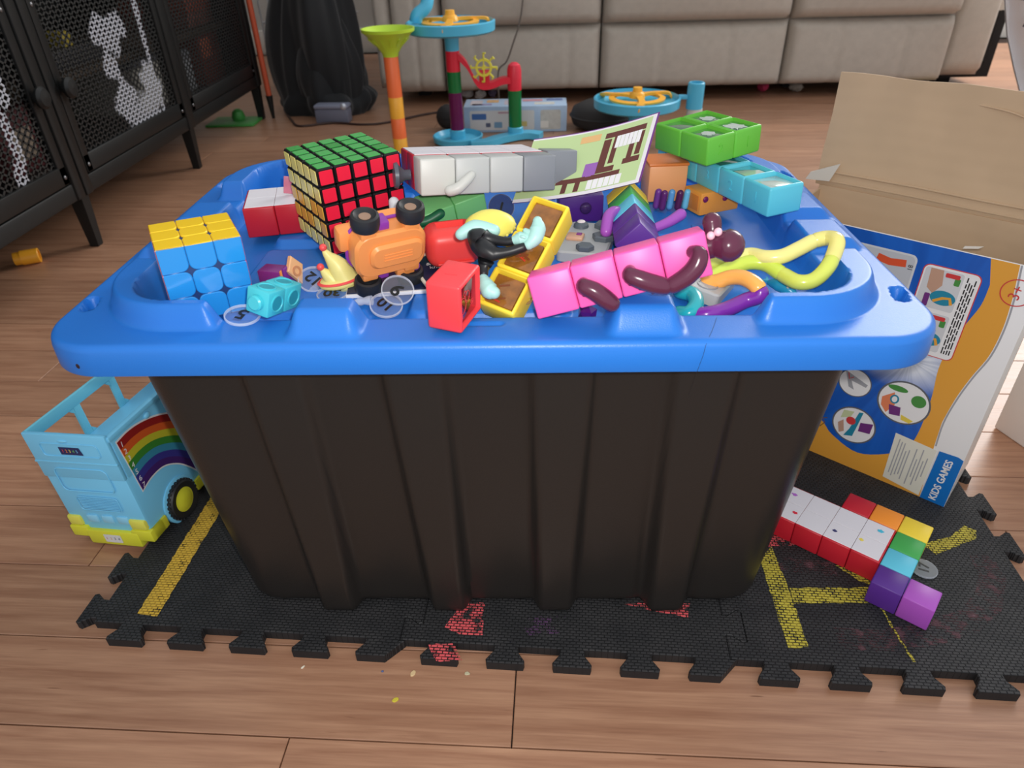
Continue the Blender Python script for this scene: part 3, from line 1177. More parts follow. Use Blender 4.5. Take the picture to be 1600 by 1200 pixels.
# bumper
bm_ = MB()
bm_.box(0.014, 0.066, -0.0035, 0.006, 0.002, 0.0175, 0.0012)
bm_.build('bumper', YEL, bus)
for x0, x1 in ((-0.0015, 0.0165), (0.060, W_ + 0.0022)):
    MB().box(x0, x1, -0.0030, 0.014, 0.009, 0.0205, 0.0012).build('bumper_corner', YEL, bus)
    MB().box(x0 + 0.001, x1 - 0.003, -0.0022, 0.006, 0.0205, 0.0315, 0.0022).build('tail_light', plastic('bus_yellow_light', (222, 218, 90), rough=0.3), bus)
pl2 = MB().prism(shift(rrect(0.017, 0.0085, 0.0006), 0.0395, 0.0100), 0, 0.0003).build('number_plate', mat('plate_white', (214, 214, 214), rough=0.4), bus, frame((0, -0.0037, 0), (1, 0, 0), (0, 0, 1)))
for k, cc in enumerate(((200, 80, 70), (210, 150, 80), (60, 60, 80), (60, 70, 110))):
    lettering('plate_mark', '1234'[k], 0.004, mat('plate_mark_%d' % k, cc, rough=0.4), pl2, TR((0.0335 + k * 0.004, 0.0100, 0.00035)), ext=0.00004)
# side: rainbow sticker (side face: u along the bus, v up)
SF = frame((W_ + 0.0005, 0, 0), (0, 1, 0), (0, 0, 1))
low = smooth_path([(0.0093, 0.0545, 0), (0.024, 0.058, 0), (0.040, 0.0565, 0), (0.055, 0.047, 0), (0.066, 0.034, 0), (0.075, 0.02, 0)], 6)
upp = smooth_path([(0.0065, 0.1085, 0), (0.022, 0.1095, 0), (0.040, 0.1065, 0), (0.062, 0.098, 0), (0.085, 0.083, 0), (0.108, 0.06, 0)], 6)
rb_cols = [(70, 40, 110), (60, 56, 140), (60, 140, 170), (60, 132, 50), (196, 190, 50), (214, 92, 40), (150, 34, 32)]
stick = MB().prism([(p.x, p.y) for p in (low[:1] + low)] + [(p.x, p.y) for p in upp[::-1]], 0, 0.0002)
st_o = stick.build('rainbow_sticker', PW_, bus, SF, smooth=0)
for k, cc in enumerate(rb_cols):
    a, b = 0.03 + 0.94 * k / 7, 0.03 + 0.94 * (k + 1) / 7
    A = [p.lerp(q, a) for p, q in zip(low, upp)]
    B_ = [p.lerp(q, b) for p, q in zip(low, upp)]
    A[0] = A[0] + Vector((0.0008, 0, 0))
    B_[0] = B_[0] + Vector((0.0008, 0, 0))
    MB().prism([(p.x, p.y) for p in A] + [(p.x, p.y) for p in B_[::-1]], 0.0002, 0.0004).build('rainbow_band', mat('rainbow_%d' % k, cc, rough=0.35), st_o, smooth=0)
    c = low[0].lerp(upp[0], (a + b) / 2)
    lettering('band_digit', '7654321'[k], 0.0068, PW_, st_o, TR((c.x + 0.0042, c.y - 0.0005, 0.00045), (0, 0, -8)), ext=0.00004)
# wheels and sills
for y in (0.0415, 0.125):
    for sx in (0, 1):
        x = W_ + 0.0005 if sx else -0.0005
        WT = frame((x, y, 0.0185), (0, 1, 0), (0, 0, 1)) if sx else frame((x, y, 0.0185), (0, -1, 0), (0, 0, 1))
        arch = MB().lathe([(0.0, -0.002), (0.0215, -0.002), (0.0215, 0.0006), (0.0205, 0.0012), (0.0, 0.0012)], 32, WT).build('wheel_arch', BUS, bus)
        tyre = MB().lathe([(0.010, -0.008), (0.0165, -0.008), (0.0180, -0.006), (0.0182, 0.003), (0.0165, 0.0052), (0.0115, 0.0046), (0.0110, 0.003)], 40, WT)
        for q in range(28):
            a = 2 * PI * q / 28
            tyre.box(-0.0008, 0.0008, -0.0012, 0.0012, -0.006, 0.004, 0.0003, 1, WT @ Matrix.Rotation(a, 4, 'Z') @ Matrix.Translation((0.0183, 0, 0)))
        ty = tyre.build('wheel', TYRE, bus)
        MB().lathe([(0.0, 0.0066), (0.0062, 0.0066), (0.0085, 0.0052), (0.0112, 0.0046), (0.0112, 0.0), (0.0, 0.0)], 32, WT).build('hub', YEL, ty)
for y0, y1 in ((0.0, 0.019), (0.064, 0.102), (0.148, L_)):
    MB().box(W_ - 0.002, W_ + 0.0022, y0, y1, 0.009, 0.0205, 0.0012).build('sill', YEL, bus)
MB().box(0.004, W_ - 0.004, 0.012, L_ - 0.006, 0.006, 0.016, 0.001).build('underside', TYRE, bus)

# ================================================================== BLOCK FIGURES (cubes stuck in rows)
CU = 0.0222
BC = dict(red=(196, 32, 48), white=(226, 222, 228), orange=(250, 150, 50), yellow=(248, 216, 64), green=(66, 170, 82), cyan=(96, 200, 226), violet=(88, 44, 140), magenta=(172, 84, 190), pink=(246, 92, 172), plum=(92, 38, 66), grey=(136, 140, 146), pale=(188, 190, 188), paler=(204, 204, 198), dgrey=(92, 98, 106), dgreen=(24, 92, 60), amber=(236, 154, 62), peach=(255, 178, 120), purple=(78, 36, 132), lit_green=(128, 206, 130))
BM = {k: plastic('block_' + k, v, rough=0.40) for k, v in BC.items()}
_cube = {}


def cube_mesh(u, m):
    k = (round(u, 5), m.name)
    if k not in _cube:
        vs, fs = rbox(u * 0.985, u * 0.985, u * 0.985, u * 0.045, 2)
        o = MB().add(vs, fs).build('cube', m, None, None, smooth=50)
        _cube[k] = o.data
        bpy.data.objects.remove(o)
    return _cube[k]


def cube(i, j, k, u, colour, parent, name='cube'):
    return obj(name, cube_mesh(u, BM[colour]), parent, TR(((i + .5) * u, (j + .5) * u, (k + .5) * u)))


def white_tile(i, j, u, parent, k=1, m=None, edges=(0, 0, 0, 0)):
    a0, a1, b0, b1 = [0.07 if e else 0.006 for e in edges]
    P = [(i * u + a0 * u, j * u + b0 * u), ((i + 1) * u - a1 * u, j * u + b0 * u), ((i + 1) * u - a1 * u, (j + 1) * u - b1 * u), (i * u + a0 * u, (j + 1) * u - b1 * u)]
    o = MB().prism(P, 0, u * 0.02, u * 0.008).build('face_tile', m or BM['white'], parent, TR((0, 0, k * u - u * 0.010)))
    return o


f17 = thing('block_figure', 'block figure with white face tiles and a rainbow of cubes lying on the mat', 'toy block', TR((0.3202, -0.0731, 0.0082), (0, 0, -39.0)))
for i in range(-5, 0):
    for j in (-2, -1):
        c = cube(i, j, 0, CU, 'red', f17)
        white_tile(i, j, CU, f17, edges=(i == -5, i == -1, j == -2, j == -1))
for (i, j, col) in ((-2, 0, 'red'), (-1, 0, 'orange'), (0, 0, 'yellow'), (0, -1, 'green'), (0, -2, 'cyan'), (0, -3, 'violet'), (1, -3, 'magenta')):
    cube(i, j, 0, CU, col, f17)
for (x, y, cc, w) in ((-3.6, -0.5, (180, 110, 200), 0.006), (-3.75, -1.35, (60, 160, 80), 0.005), (-3.2, -1.45, (220, 50, 70), 0.006), (-1.75, -1.45, (60, 60, 110), 0.005), (-0.45, -0.45, (70, 190, 220), 0.007), (-0.85, -1.3, (236, 214, 90), 0.005)):
    P = [(w * 0.5 * math.cos(a) * random.uniform(0.5, 1), w * 0.32 * math.sin(a) * random.uniform(0.5, 1.1)) for a in [2 * PI * q / 12 for q in range(12)]]
    MB().prism(P, 0, 0.0002).build('printed_mark', mat('mark_%d_%d_%d' % cc, cc, rough=0.4), f17, TR((x * CU, y * CU, CU * 1.0165)), smooth=0)

# ================================================================== CLEAR NUMBER TOKENS
CLEAR = mat('clear_acrylic', (226, 232, 246), rough=0.04, alpha=0.06, coat=0.3)
CLEAR_R = mat('clear_acrylic_rim', (236, 240, 250), rough=0.05, alpha=0.34, coat=0.4)
CLEAR_G = mat('smoky_acrylic', (150, 152, 158), rough=0.05, alpha=0.55, coat=0.4)
INK = mat('black_ink', (14, 14, 16), rough=0.4)


def token(num, label, T, rot=180, stem=None, m=CLEAR, r=0.0098, size=0.0125):
    t = thing('number_token', label, 'game token', T, 'clear round number tokens')
    d = MB().lathe([(0, 0), (r - 0.0003, 0), (r, 0.0003), (r, 0.0014), (r - 0.0003, 0.0017), (0, 0.0017)], 40).build('disc', m, t)
    MB().lathe([(r - 0.0006, 0.0001), (r + 0.0001, 0.0002), (r + 0.0001, 0.0015), (r - 0.0006, 0.0016)], 40, closed=True).build('rim', CLEAR_R, t)
    lettering('digit', num, size, INK, t, TR((0, 0, 0.00185), (0, 0, rot)), ext=0.00006, bold=0.00025)
    if stem is not None:
        MB().lathe([(0, -0.013), (0.0012, -0.0125), (0.0017, -0.010), (0.0026, -0.0075), (0.0022, -0.005), (0.0030, -0.002), (0.0030, 0), (0, 0)], 16).build('stem', CLEAR_R, t, stem)
    return t


token('17', 'smoky round token numbered 17 on the mat beside the rainbow cubes', TR((0.338, -0.0945, MATZ + 0.0003), (0, 0, -10)), rot=75, m=CLEAR_G, size=0.0105)

# orange marble-run peg on the floor by the cabinet
pg = thing('tube_piece', 'short orange plastic tube piece lying on the floor under the cabinet', 'toy piece', TR((-0.791, 0.55, 0.0118), (0, 90, 27)))
ORG = plastic('run_orange', (252, 176, 50), rough=0.35)
MB().lathe([(0.0075, -0.018), (0.010, -0.018), (0.0105, -0.017), (0.0105, -0.008), (0.0118, -0.0075), (0.0118, 0.017), (0.011, 0.018), (0.0085, 0.018), (0.0085, -0.01), (0.0075, -0.011)], 32, closed=True).build('tube', ORG, pg)
MB().lathe([(0, 0.0), (0.009, 0.0), (0.009, 0.001), (0, 0.001)], 24).build('inner_wall', ORG, pg)

# small litter on the boards
for (x, y, w, h, a, cc, nm, lab) in (
        (-0.0710, -0.2040, 0.0055, 0.004, 20, (206, 190, 60), 'paint_flake', 'yellow paint flake on the floor boards in front'),
        (-0.0615, -0.1835, 0.006, 0.0045, 60, (216, 186, 140), 'crumb', 'beige crumb on the floor just in front of the mat'),
        (-0.0225, -0.1835, 0.0045, 0.0035, 0, (190, 182, 150), 'crumb', 'pale crumb on the floor below the red painted tooth'),
        (-0.0840, -0.1820, 0.0025, 0.002, 0, (84, 96, 140), 'bead', 'tiny blue speck on the floor by the mat corner'),
        (-0.1430, -0.1790, 0.004, 0.0016, 50, (226, 220, 200), 'crumb', 'thin white crumb on the floor left of centre'),
        (-0.2950, -0.1555, 0.0032, 0.002, 10, (226, 200, 150), 'crumb', 'tan crumb at the lower left corner of the mat')):
    P = [(w * 0.5 * math.cos(q) * random.uniform(0.6, 1), h * 0.5 * math.sin(q) * random.uniform(0.6, 1)) for q in [2 * PI * k / 10 for k in range(10)]]
    o = MB().prism(P, 0, 0.0009, 0.0003).build(nm, mat('litter_%d_%d_%d' % cc, cc, rough=0.7), None, TR((x, y, 0.0), (0, 0, a)))
    tag(o, lab, 'litter', 'crumbs on the floor')


# ================================================================== BLACK MESH CABINET
BLK = mat('cabinet_black', (24, 25, 25), rough=0.45, spec=0.4)
BLK2 = mat('cabinet_inside', (20, 21, 21), rough=0.7)
SHELF = mat('shelf_brown', (66, 54, 42), rough=0.6, var=0.15, vscale=20)


def mesh_stained(name, blobs):
    """black perforated steel with white paint splashed on it; blobs = (y, z, ry, rz)"""
    m = bpy.data.materials.new(name)
    m.use_nodes = True
    nt = m.node_tree
    L = nt.links.new
    b = nt.nodes['Principled BSDF']
    b.inputs['Roughness'].default_value = 0.45
    tc = nd(nt, 'ShaderNodeTexCoord')
    n = nd(nt, 'ShaderNodeTexNoise')
    n.inputs['Scale'].default_value = 24
    n.inputs['Detail'].default_value = 3
    L(tc.outputs['Object'], n.inputs['Vector'])
    cur = None
    for (y, z, ry, rz) in blobs:
        s = nd(nt, 'ShaderNodeVectorMath', operation='SUBTRACT')
        s.inputs[1].default_value = (0, y, z)
        L(tc.outputs['Object'], s.inputs[0])
        mu = nd(nt, 'ShaderNodeVectorMath', operation='MULTIPLY')
        mu.inputs[1].default_value = (0, 1 / ry, 1 / rz)
        L(s.outputs[0], mu.inputs[0])
        ln = nd(nt, 'ShaderNodeVectorMath', operation='LENGTH')
        L(mu.outputs[0], ln.inputs[0])
        if cur is None:
            cur = ln.outputs['Value']
        else:
            mi = nd(nt, 'ShaderNodeMath', operation='MINIMUM')
            L(cur, mi.inputs[0])
            L(ln.outputs['Value'], mi.inputs[1])
            cur = mi.outputs[0]
    ad = nd(nt, 'ShaderNodeMath', operation='MULTIPLY_ADD')
    L(n.outputs['Fac'], ad.inputs[0])
    ad.inputs[1].default_value = 1.9
    L(cur, ad.inputs[2])
    r = nd(nt, 'ShaderNodeValToRGB')
    r.color_ramp.elements[0].position, r.color_ramp.elements[0].color = 0.0, (1, 1, 1, 1)
    r.color_ramp.elements[1].position, r.color_ramp.elements[1].color = 1.0, (0, 0, 0, 1)
    mr = nd(nt, 'ShaderNodeMapRange')
    mr.inputs['From Min'].default_value = 1.80
    mr.inputs['From Max'].default_value = 1.98
    L(ad.outputs[0], mr.inputs['Value'])
    L(mr.outputs[0], r.inputs[0])
    mx = nd(nt, 'ShaderNodeMix', data_type='RGBA')
    mx.inputs[6].default_value = (*lin((30, 31, 31)), 1)
    mx.inputs[7].default_value = (*lin((176, 178, 186)), 1)
    L(r.outputs[0], mx.inputs[0])
    L(mx.outputs[2], b.inputs['Base Color'])
    return m


CX = -0.705
cab = thing('mesh_cabinet', 'tall black metal cabinet with perforated mesh doors on the left', 'cabinet', TR((0, 0, 0)))
ZB, ZT = 0.085, 1.0
posts = [(0.165, 0.20), (0.6015, 0.6235), (0.6265, 0.6485), (1.045, 1.078), (1.497, 1.525)]
for y0, y1 in posts:
    MB().box(CX - 0.03, CX + 0.002, y0, y1, ZB, ZT, 0.004).build('post', BLK, cab)
for y in (0.182, 0.625, 1.0615, 1.511):
    for x in (CX - 0.014, CX - 0.38):
        lg = MB()
        lg.lathe([(0.0095, 0.0), (0.0105, 0.002), (0.0155, ZB + 0.01)], 4, TR((x, y, 0), (0, 0, 45)))
        lg.build('leg', BLK, cab, smooth=0)
MB().box(CX - 0.4, CX - 0.002, 0.165, 1.525, ZB, ZB + 0.028, 0.003).build('bottom_rail', BLK, cab)
MB().box(CX - 0.4, CX - 0.385, 0.165, 1.525, ZB, ZT).build('back_panel', BLK2, cab)
MB().box(CX - 0.4, CX - 0.03, 0.165, 0.17, ZB, ZT).build('side_panel', BLK, cab)
MB().box(CX - 0.4, CX - 0.03, 1.52, 1.525, ZB, ZT).build('side_panel', BLK, cab)
MB().box(CX - 0.4, CX + 0.005, 0.16, 1.53, ZT, ZT + 0.02, 0.003).build('top_panel', BLK, cab)
for z in (0.245, 0.56):
    MB().box(CX - 0.385, CX - 0.055, 0.17, 1.52, z - 0.012, z, 0.001).build('shelf', SHELF, cab)


def lattice(y0, y1, z0, z1, p, w, sl=1.25):
    """expanded-metal mesh: two sets of slanting strands clipped to the door"""
    mb = MB()
    span = (z1 - z0) / sl
    for s in (1, -1):
        k = y0 - span
        while k < y1 + span:
            # line y = k + s*(z-z0)/sl
            pts = []
            ka = k if s == 1 else k + span * 0
            f = lambda z: ka + s * (z - z0) / sl
            zlo, zhi = z0, z1
            for yy in (y0, y1):
                zz = z0 + (yy - ka) * sl * s
                if s == 1:
                    if yy == y0:
                        zlo = max(zlo, zz)
                    else:
                        zhi = min(zhi, zz)
                else:
                    if yy == y0:
                        zhi = min(zhi, zz)
                    else:
                        zlo = max(zlo, zz)
            if zhi - zlo > 0.004:
                a = Vector((0, f(zlo), zlo))
                b = Vector((0, f(zhi), zhi))
                d = (b - a).normalized()
                nrm = Vector((0, -d.z, d.y)) * w / 2
                th = Vector((0.0012, 0, 0))
                vs = [a - nrm, a + nrm, b + nrm, b - nrm]
                vs = vs + [v + th for v in vs]
                mb.add(vs, [(0, 1, 2, 3), (7, 6, 5, 4), (0, 4, 5, 1), (1, 5, 6, 2), (2, 6, 7, 3), (3, 7, 4, 0)])
            k += p
    return mb


doors = [
    ((0.205, 0.5985), mesh_stained('mesh_door_a', [(0.53, 0.268, 0.014, 0.03), (0.514, 0.203, 0.012, 0.05), (0.503, 0.15, 0.013, 0.035), (0.52, 0.105, 0.03, 0.014)])),
    ((0.6515, 1.042), mesh_stained('mesh_door_b', [(0.968, 0.30, 0.009, 0.09), (0.966, 0.17, 0.010, 0.09), (0.85, 0.298, 0.060, 0.032), (0.822, 0.252, 0.024, 0.03), (0.838, 0.185, 0.042, 0.04), (0.90, 0.150, 0.068, 0.042), (0.945, 0.195, 0.035, 0.045), (0.93, 0.125, 0.03, 0.02)])),
    ((1.081, 1.494), mesh_stained('mesh_door_c', [(1.2, 0.9, 0.02, 0.02)]))]
for di, ((y0, y1), mm) in enumerate(doors):
    dr = bpy.data.objects.new('door', None)
    COL.objects.link(dr)
    dr.parent = cab
    fr_ = MB()
    z0, z1 = ZB + 0.03, ZT - 0.004
    bw = 0.018
    for a in ((y0, y1, z0, z0 + bw * 1.6), (y0, y1, z1 - bw, z1), (y0, y0 + bw, z0, z1), (y1 - bw, y1, z0, z1)):
        fr_.box(CX - 0.008, CX, a[0], a[1], a[2], a[3], 0.002)
    fr_.build('door_frame', BLK, dr)
    la = lattice(y0 + bw, y1 - bw, z0 + bw * 1.6, min(z1 - bw, 0.62), 0.0165, 0.0032, 0.8)
    lo = la.build('mesh_panel', mm, dr, TR((CX - 0.005, 0, 0)), smooth=0)
    tag(lo, kind='stuff')
    up = MB().box(CX - 0.005, CX - 0.003, y0 + bw, y1 - bw, 0.62, z1 - bw).build('upper_panel', BLK, dr)
    for zz in (z0 + 0.012, 0.36, 0.58):
        for yy in (y0 + 0.009, y1 - 0.009):
            MB().sphere(0.0035, TR((CX + 0.0003, yy, zz), (0, 0, 0), (0.5, 1, 1)), n=10, m=6).build('screw', mat('screw_steel', (120, 120, 122), rough=0.3, metal=0.8), dr)
for y in (0.588, 0.662):
    kb = MB().lathe([(0, 0), (0.007, 0), (0.009, 0.006), (0.015, 0.009), (0.016, 0.014), (0.012, 0.018), (0, 0.019)], 24, frame((CX, y, 0.245), (0, 1, 0), (0, 0, 1)))
    kb.build('knob', BLK, cab)

# things stored behind the mesh
st = thing('storage_box', 'white and grey box behind the mesh of the cabinet middle door', 'box', TR((-0.86, 1.10, ZB + 0.028)))
MB().box(-0.10, 0.06, -0.05, 0.17, 0, 0.09, 0.004).build('box_body', mat('box_offwhite', (176, 172, 162), rough=0.7, var=0.3, vscale=14), st)
MB().box(-0.1, 0.062, -0.052, 0.172, 0.09, 0.105, 0.004).build('box_lid', mat('box_grey', (96, 98, 106), rough=0.6), st)
st = thing('storage_box', 'dark red box behind the mesh of the nearest cabinet door', 'box', TR((-0.86, 0.6, ZB + 0.028)))
MB().box(-0.08, 0.05, 0.02, 0.17, 0, 0.10, 0.004).build('box_body', mat('box_maroon', (98, 40, 44), rough=0.6), st)
MB().box(-0.08, 0.052, 0.05, 0.10, 0.02, 0.07, 0.002).build('box_label', mat('box_label_cream', (180, 160, 140), rough=0.6), st)
st = thing('storage_box', 'rust red box low behind the farthest cabinet door', 'box', TR((-0.86, 1.36, ZB + 0.028)))
MB().box(-0.08, 0.08, 0.0, 0.13, 0, 0.12, 0.004).build('box_body', mat('box_rust', (120, 52, 40), rough=0.6, var=0.3, vscale=30), st)
MB().box(-0.08, 0.082, 0.01, 0.07, 0.06, 0.105, 0.002).build('box_label', mat('box_label_orange', (190, 100, 70), rough=0.6), st)
st = thing('storage_box', 'pale grey carton between the white box and the rust red box', 'box', TR((-0.86, 1.29, ZB + 0.028)))
MB().box(-0.07, 0.06, -0.005, 0.055, 0, 0.085, 0.003).build('box_body', mat('box_pale', (170, 172, 176), rough=0.6), st)
MB().box(-0.07, 0.061, -0.006, 0.056, 0.07, 0.09, 0.003).build('box_lid', mat('box_pale2', (140, 142, 150), rough=0.6), st)
st = thing('storage_box', 'red and white patterned box on the upper shelf of the cabinet', 'box', TR((-0.86, 1.36, 0.245)))
MB().box(-0.08, 0.08, -0.02, 0.13, 0, 0.10, 0.004).build('box_body', mat('box_patterned', (130, 80, 70), rough=0.6, var=0.6, vscale=60), st)
MB().box(-0.081, 0.082, -0.021, 0.131, 0.03, 0.06, 0.003).build('box_band', mat('box_band_orange', (150, 70, 50), rough=0.6), st)
st = thing('storage_tray', 'dark tray with a yellow block on the upper shelf behind mesh', 'tray', TR((-0.86, 0.72, 0.245)))
MB().box(-0.09, 0.07, 0.0, 0.24, 0, 0.03, 0.004).build('tray_body', mat('tray_dark', (50, 50, 54), rough=0.5), st)
MB().box(0.02, 0.06, 0.14, 0.17, 0.03, 0.055, 0.003).build('yellow_block', mat('tray_yellow', (180, 160, 60), rough=0.5), st)

# under and beside the cabinet
g = thing('green_tray', 'green plastic tray with a green knob on the floor under the cabinet end', 'tray', TR((-0.775, 1.46, 0)))
GRN = plastic('tray_green', (70, 150, 70), rough=0.4)
MB().box(-0.07, 0.06, -0.035, 0.06, 0.0, 0.006, 0.002).build('tray_body', GRN, g)
MB().lathe([(0, 0), (0.016, 0), (0.018, 0.006), (0.014, 0.02), (0.006, 0.026), (0, 0.026)], 20, TR((0.0, 0.03, 0.006))).build('knob', GRN, g)
pole = thing('broom_pole', 'orange pole leaning upright beside the cabinet end post', 'pole', TR((-0.688, 1.515, 0)))
MB().tube([(0.0, 0, 0.055), (-0.001, 0.0, 0.25), (-0.002, 0, 0.6)], 0.0075, 12).build('pole_shaft', plastic('pole_orange', (196, 84, 52), rough=0.4), pole)
MB().tube([(0.0, 0, 0.0), (0.0, 0.0, 0.06)], [0.004, 0.0095], 12).build('pole_tip', BLK, pole)

# black coat heaped by the sofa
def heap(cx, cy, rx, ry, h, seed, n=60, m=30):
    rnd = random.Random(seed)
    ph = [rnd.uniform(0, 6.28) for _ in range(6)]
    V, Fc = [], []
    for j in range(m + 1):
        t = j / m
        for i in range(n):
            a = 2 * PI * i / n
            fold = 1 + 0.12 * math.sin(3 * a + ph[3] + 4 * t) + 0.08 * math.sin(5 * a + ph[0] + 2 * t) + 0.06 * math.sin(9 * a + ph[1] - 3 * t) + 0.03 * math.sin(17 * a + ph[2])
            pr_ = (1 - t ** 2.4) ** 0.5 * (0.82 + 0.18 * math.sin(PI * min(1, t * 1.6)))
            r = max(0.001, pr_ * fold) if j < m else 0.001
            V.append((cx + rx * r * math.cos(a) + 0.10 * rx * math.sin(5 * t + ph[4]) * t, cy + ry * r * math.sin(a), h * t))
    for j in range(m):
        for i in range(n):
            k = (i + 1) % n
            Fc.append((j * n + i, j * n + k, (j + 1) * n + k, (j + 1) * n + i))
    Fc.append(tuple(range(n))[::-1])
    Fc.append(tuple(m * n + i for i in range(n)))
    mb = MB()
    mb.v, mb.f, mb.mi = V, Fc, [0] * len(Fc)
    return mb


COAT = mat('coat_black', (20, 21, 23), rough=0.8, bump=0.4, bscale=600, sheen=0.2)
coat = thing('black_coat', 'black fabric coat heaped on the floor left of the sofa', 'coat', TR((-0.555, 1.60, 0)))
heap(0, 0, 0.125, 0.095, 0.56, 3, 90, 40).build('cloth', COAT, coat, smooth=80)
MB().lathe([(0, 0), (0.006, 0), (0.006, 0.002), (0, 0.003)], 14).build('button', mat('button_silver', (170, 172, 176), rough=0.3, metal=0.6), coat, TR((0.012, -0.093, 0.155), (80, 0, 0)))
heap(0.02, -0.03, 0.10, 0.07, 0.30, 5, 90, 30).build('sleeve', COAT, coat, smooth=80)
heap(0.01, -0.02, 0.135, 0.085, 0.12, 8, 90, 24).build('hem', COAT, coat, smooth=80)
# wire basket with washing behind it
bk = thing('wire_basket', 'white wire basket with pale laundry behind the black coat', 'basket', TR((-0.66, 1.96, 0)))
WIRE = plastic('wire_white', (206, 206, 208), rough=0.35)
wr = MB()
for k in range(9):
    x = -0.12 + 0.03 * k
    wr.tube([(x, -0.12, 0.03), (x, -0.12, 0.42)], 0.003, 6)
for k in range(6):
    z = 0.06 + 0.07 * k
    wr.tube([(-0.12, -0.12, z), (0.12, -0.12, z), (0.12, 0.12, z), (-0.12, 0.12, z)], 0.003, 6, closed=True)
wr.build('wire_frame', WIRE, bk)
heap(0, 0, 0.10, 0.10, 0.40, 9, 40, 16).build('laundry', mat('laundry_pale', (150, 142, 146), rough=0.9, var=0.3, vscale=16), bk, TR((0, 0, 0.02)), smooth=80)
MB().prism([(0, 0), (0.05, 0.02), (0.075, 0.10), (0.02, 0.11)], 0, 0.004, 0.001).build('white_cloth', mat('cloth_white', (214, 220, 234), rough=0.8), bk, TR((0.06, -0.125, 0.17), (75, 0, 5)))
# small grey tin
tin = thing('grey_tin', 'small blue-grey tin with a round clasp on the floor before the coat', 'tin', TR((-0.505, 1.462, 0), (0, 0, -3)))
MB().box(-0.045, 0.045, -0.02, 0.02, 0, 0.036, 0.004).build('tin_body', mat('tin_grey', (112, 114, 130), rough=0.45), tin)
MB().box(-0.046, 0.046, -0.021, 0.021, 0.036, 0.046, 0.004).build('tin_lid', mat('tin_lid_grey', (136, 140, 158), rough=0.4), tin)
MB().sphere(0.009, TR((0.035, -0.018, 0.042), (0, 0, 0), (1, 0.6, 1))).build('clasp', mat('clasp_silver', (200, 204, 214), rough=0.25, metal=0.5), tin)
cb = MB().tube(smooth_path([(-0.66, 1.55, 0.003), (-0.625, 1.475, 0.003), (-0.584, 1.41, 0.003), (-0.505, 1.437, 0.003), (-0.413, 1.413, 0.003), (-0.35, 1.435, 0.003), (-0.27, 1.51, 0.003), (-0.2, 1.55, 0.003)], 8), 0.0028, 8).build('floor_cable', mat('cable_brown', (60, 40, 34), rough=0.5))
tag(cb, 'dark thin cable winding over the floor in front of the coat', 'cable')

# ================================================================== SOFA
SOFA = mat('sofa_fabric', (190, 181, 169), rough=0.95, var=0.12, vscale=55, bump=0.6, bscale=700, sheen=0.15)
SOFA_D = mat('sofa_underside', (34, 32, 32), rough=0.95)
sofa = thing('sofa', 'grey-beige fabric reclining sofa behind the toys', 'sofa', TR((0, 0, 0)))


def pillow(w, h, d, bulge, seams=(), n=30, m=16, r=0.02):
    """upholstered panel: front face at -y bulging, x 0..w, z 0..h, depth d; seams at given fractions"""
    V, Fc = [], []
    def prof(u):
        e = min(u, 1 - u)
        return e
    for j in range(m + 1):
        v = j / m
        for i in range(n + 1):
            u = i / n
            x, z = u * w, v * h
            ex, ez = min(x, w - x), min(z, h - z)
            k = 1.0
            for e in (ex, ez):
                k *= math.sqrt(max(0, 1 - (1 - min(1, e / r)) ** 2)) if e < r else 1
            y = d * 0.5 * (1 - k) - bulge * math.sin(PI * u) ** 0.5 * math.sin(PI * v) ** 0.5 if 0 < u < 1 and 0 < v < 1 else d * 0.5
            for s in seams:
                y += 0.006 * math.exp(-((u - s) * w / 0.006) ** 2)
            V.append((x, y, z))
    W = n + 1
    for j in range(m):
        for i in range(n):
            Fc.append((j * W + i, j * W + i + 1, (j + 1) * W + i + 1, (j + 1) * W + i))
    loop = list(range(W)) + [j * W + n for j in range(1, m + 1)] + [m * W + i for i in range(n - 1, -1, -1)] + [j * W for j in range(m - 1, 0, -1)]
    o = len(V)
    V += [(V[k][0], d, V[k][2]) for k in loop]
    q = len(loop)
    for i in range(q):
        j = (i + 1) % q
        Fc.append((loop[i], loop[j], o + j, o + i))
    Fc.append(tuple(o + i for i in range(q)))
    mb = MB()
    mb.v, mb.f, mb.mi = V, Fc, [0] * len(Fc)
    return mb


sx = [(-0.215, 0.2165, (0.2, 0.8)), (0.2215, 0.7235, (0.32, 0.68)), (0.7285, 1.165, (0.3, 0.7))]
SY = 1.62
for x0, x1, se in sx:
    pillow(x1 - x0, 0.165, 0.06, 0.012, se, n=48).build('footrest_panel', SOFA, sofa, TR((x0, SY, 0.035)), smooth=80)
    pillow(x1 - x0, 0.25, 0.08, 0.03, (), n=40).build('seat_front', SOFA, sofa, TR((x0, SY - 0.012, 0.2)), smooth=80)
    MB().box(x0, x1, SY + 0.06, 2.3, 0.2, 0.46, 0.03, 3).build('seat_cushion', SOFA, sofa)
    MB().box(x0, x1, 2.25, 2.5, 0.4, 0.98, 0.05, 3).build('back_cushion', SOFA, sofa)
pillow(0.135, 0.56, 0.06, 0.012, (0.5,), n=30, m=26).build('arm_front', SOFA, sofa, TR((-0.355, SY + 0.0, 0.035)), smooth=80)
pillow(0.05, 0.56, 0.06, 0.008, (), n=16, m=26, r=0.016).build('arm_front', SOFA, sofa, TR((-0.405, SY + 0.01, 0.045)), smooth=80)
MB().box(-0.40, -0.22, SY + 0.05, 2.5, 0.04, 0.6, 0.03, 3).build('arm', SOFA, sofa)
pillow(0.12, 0.56, 0.06, 0.012, (), n=24, m=26).build('arm_front', SOFA, sofa, TR((1.175, SY + 0.045, 0.04)), smooth=80)
MB().box(1.172, 1.35, SY + 0.09, 2.5, 0.04, 0.6, 0.03, 3).build('arm', SOFA, sofa)
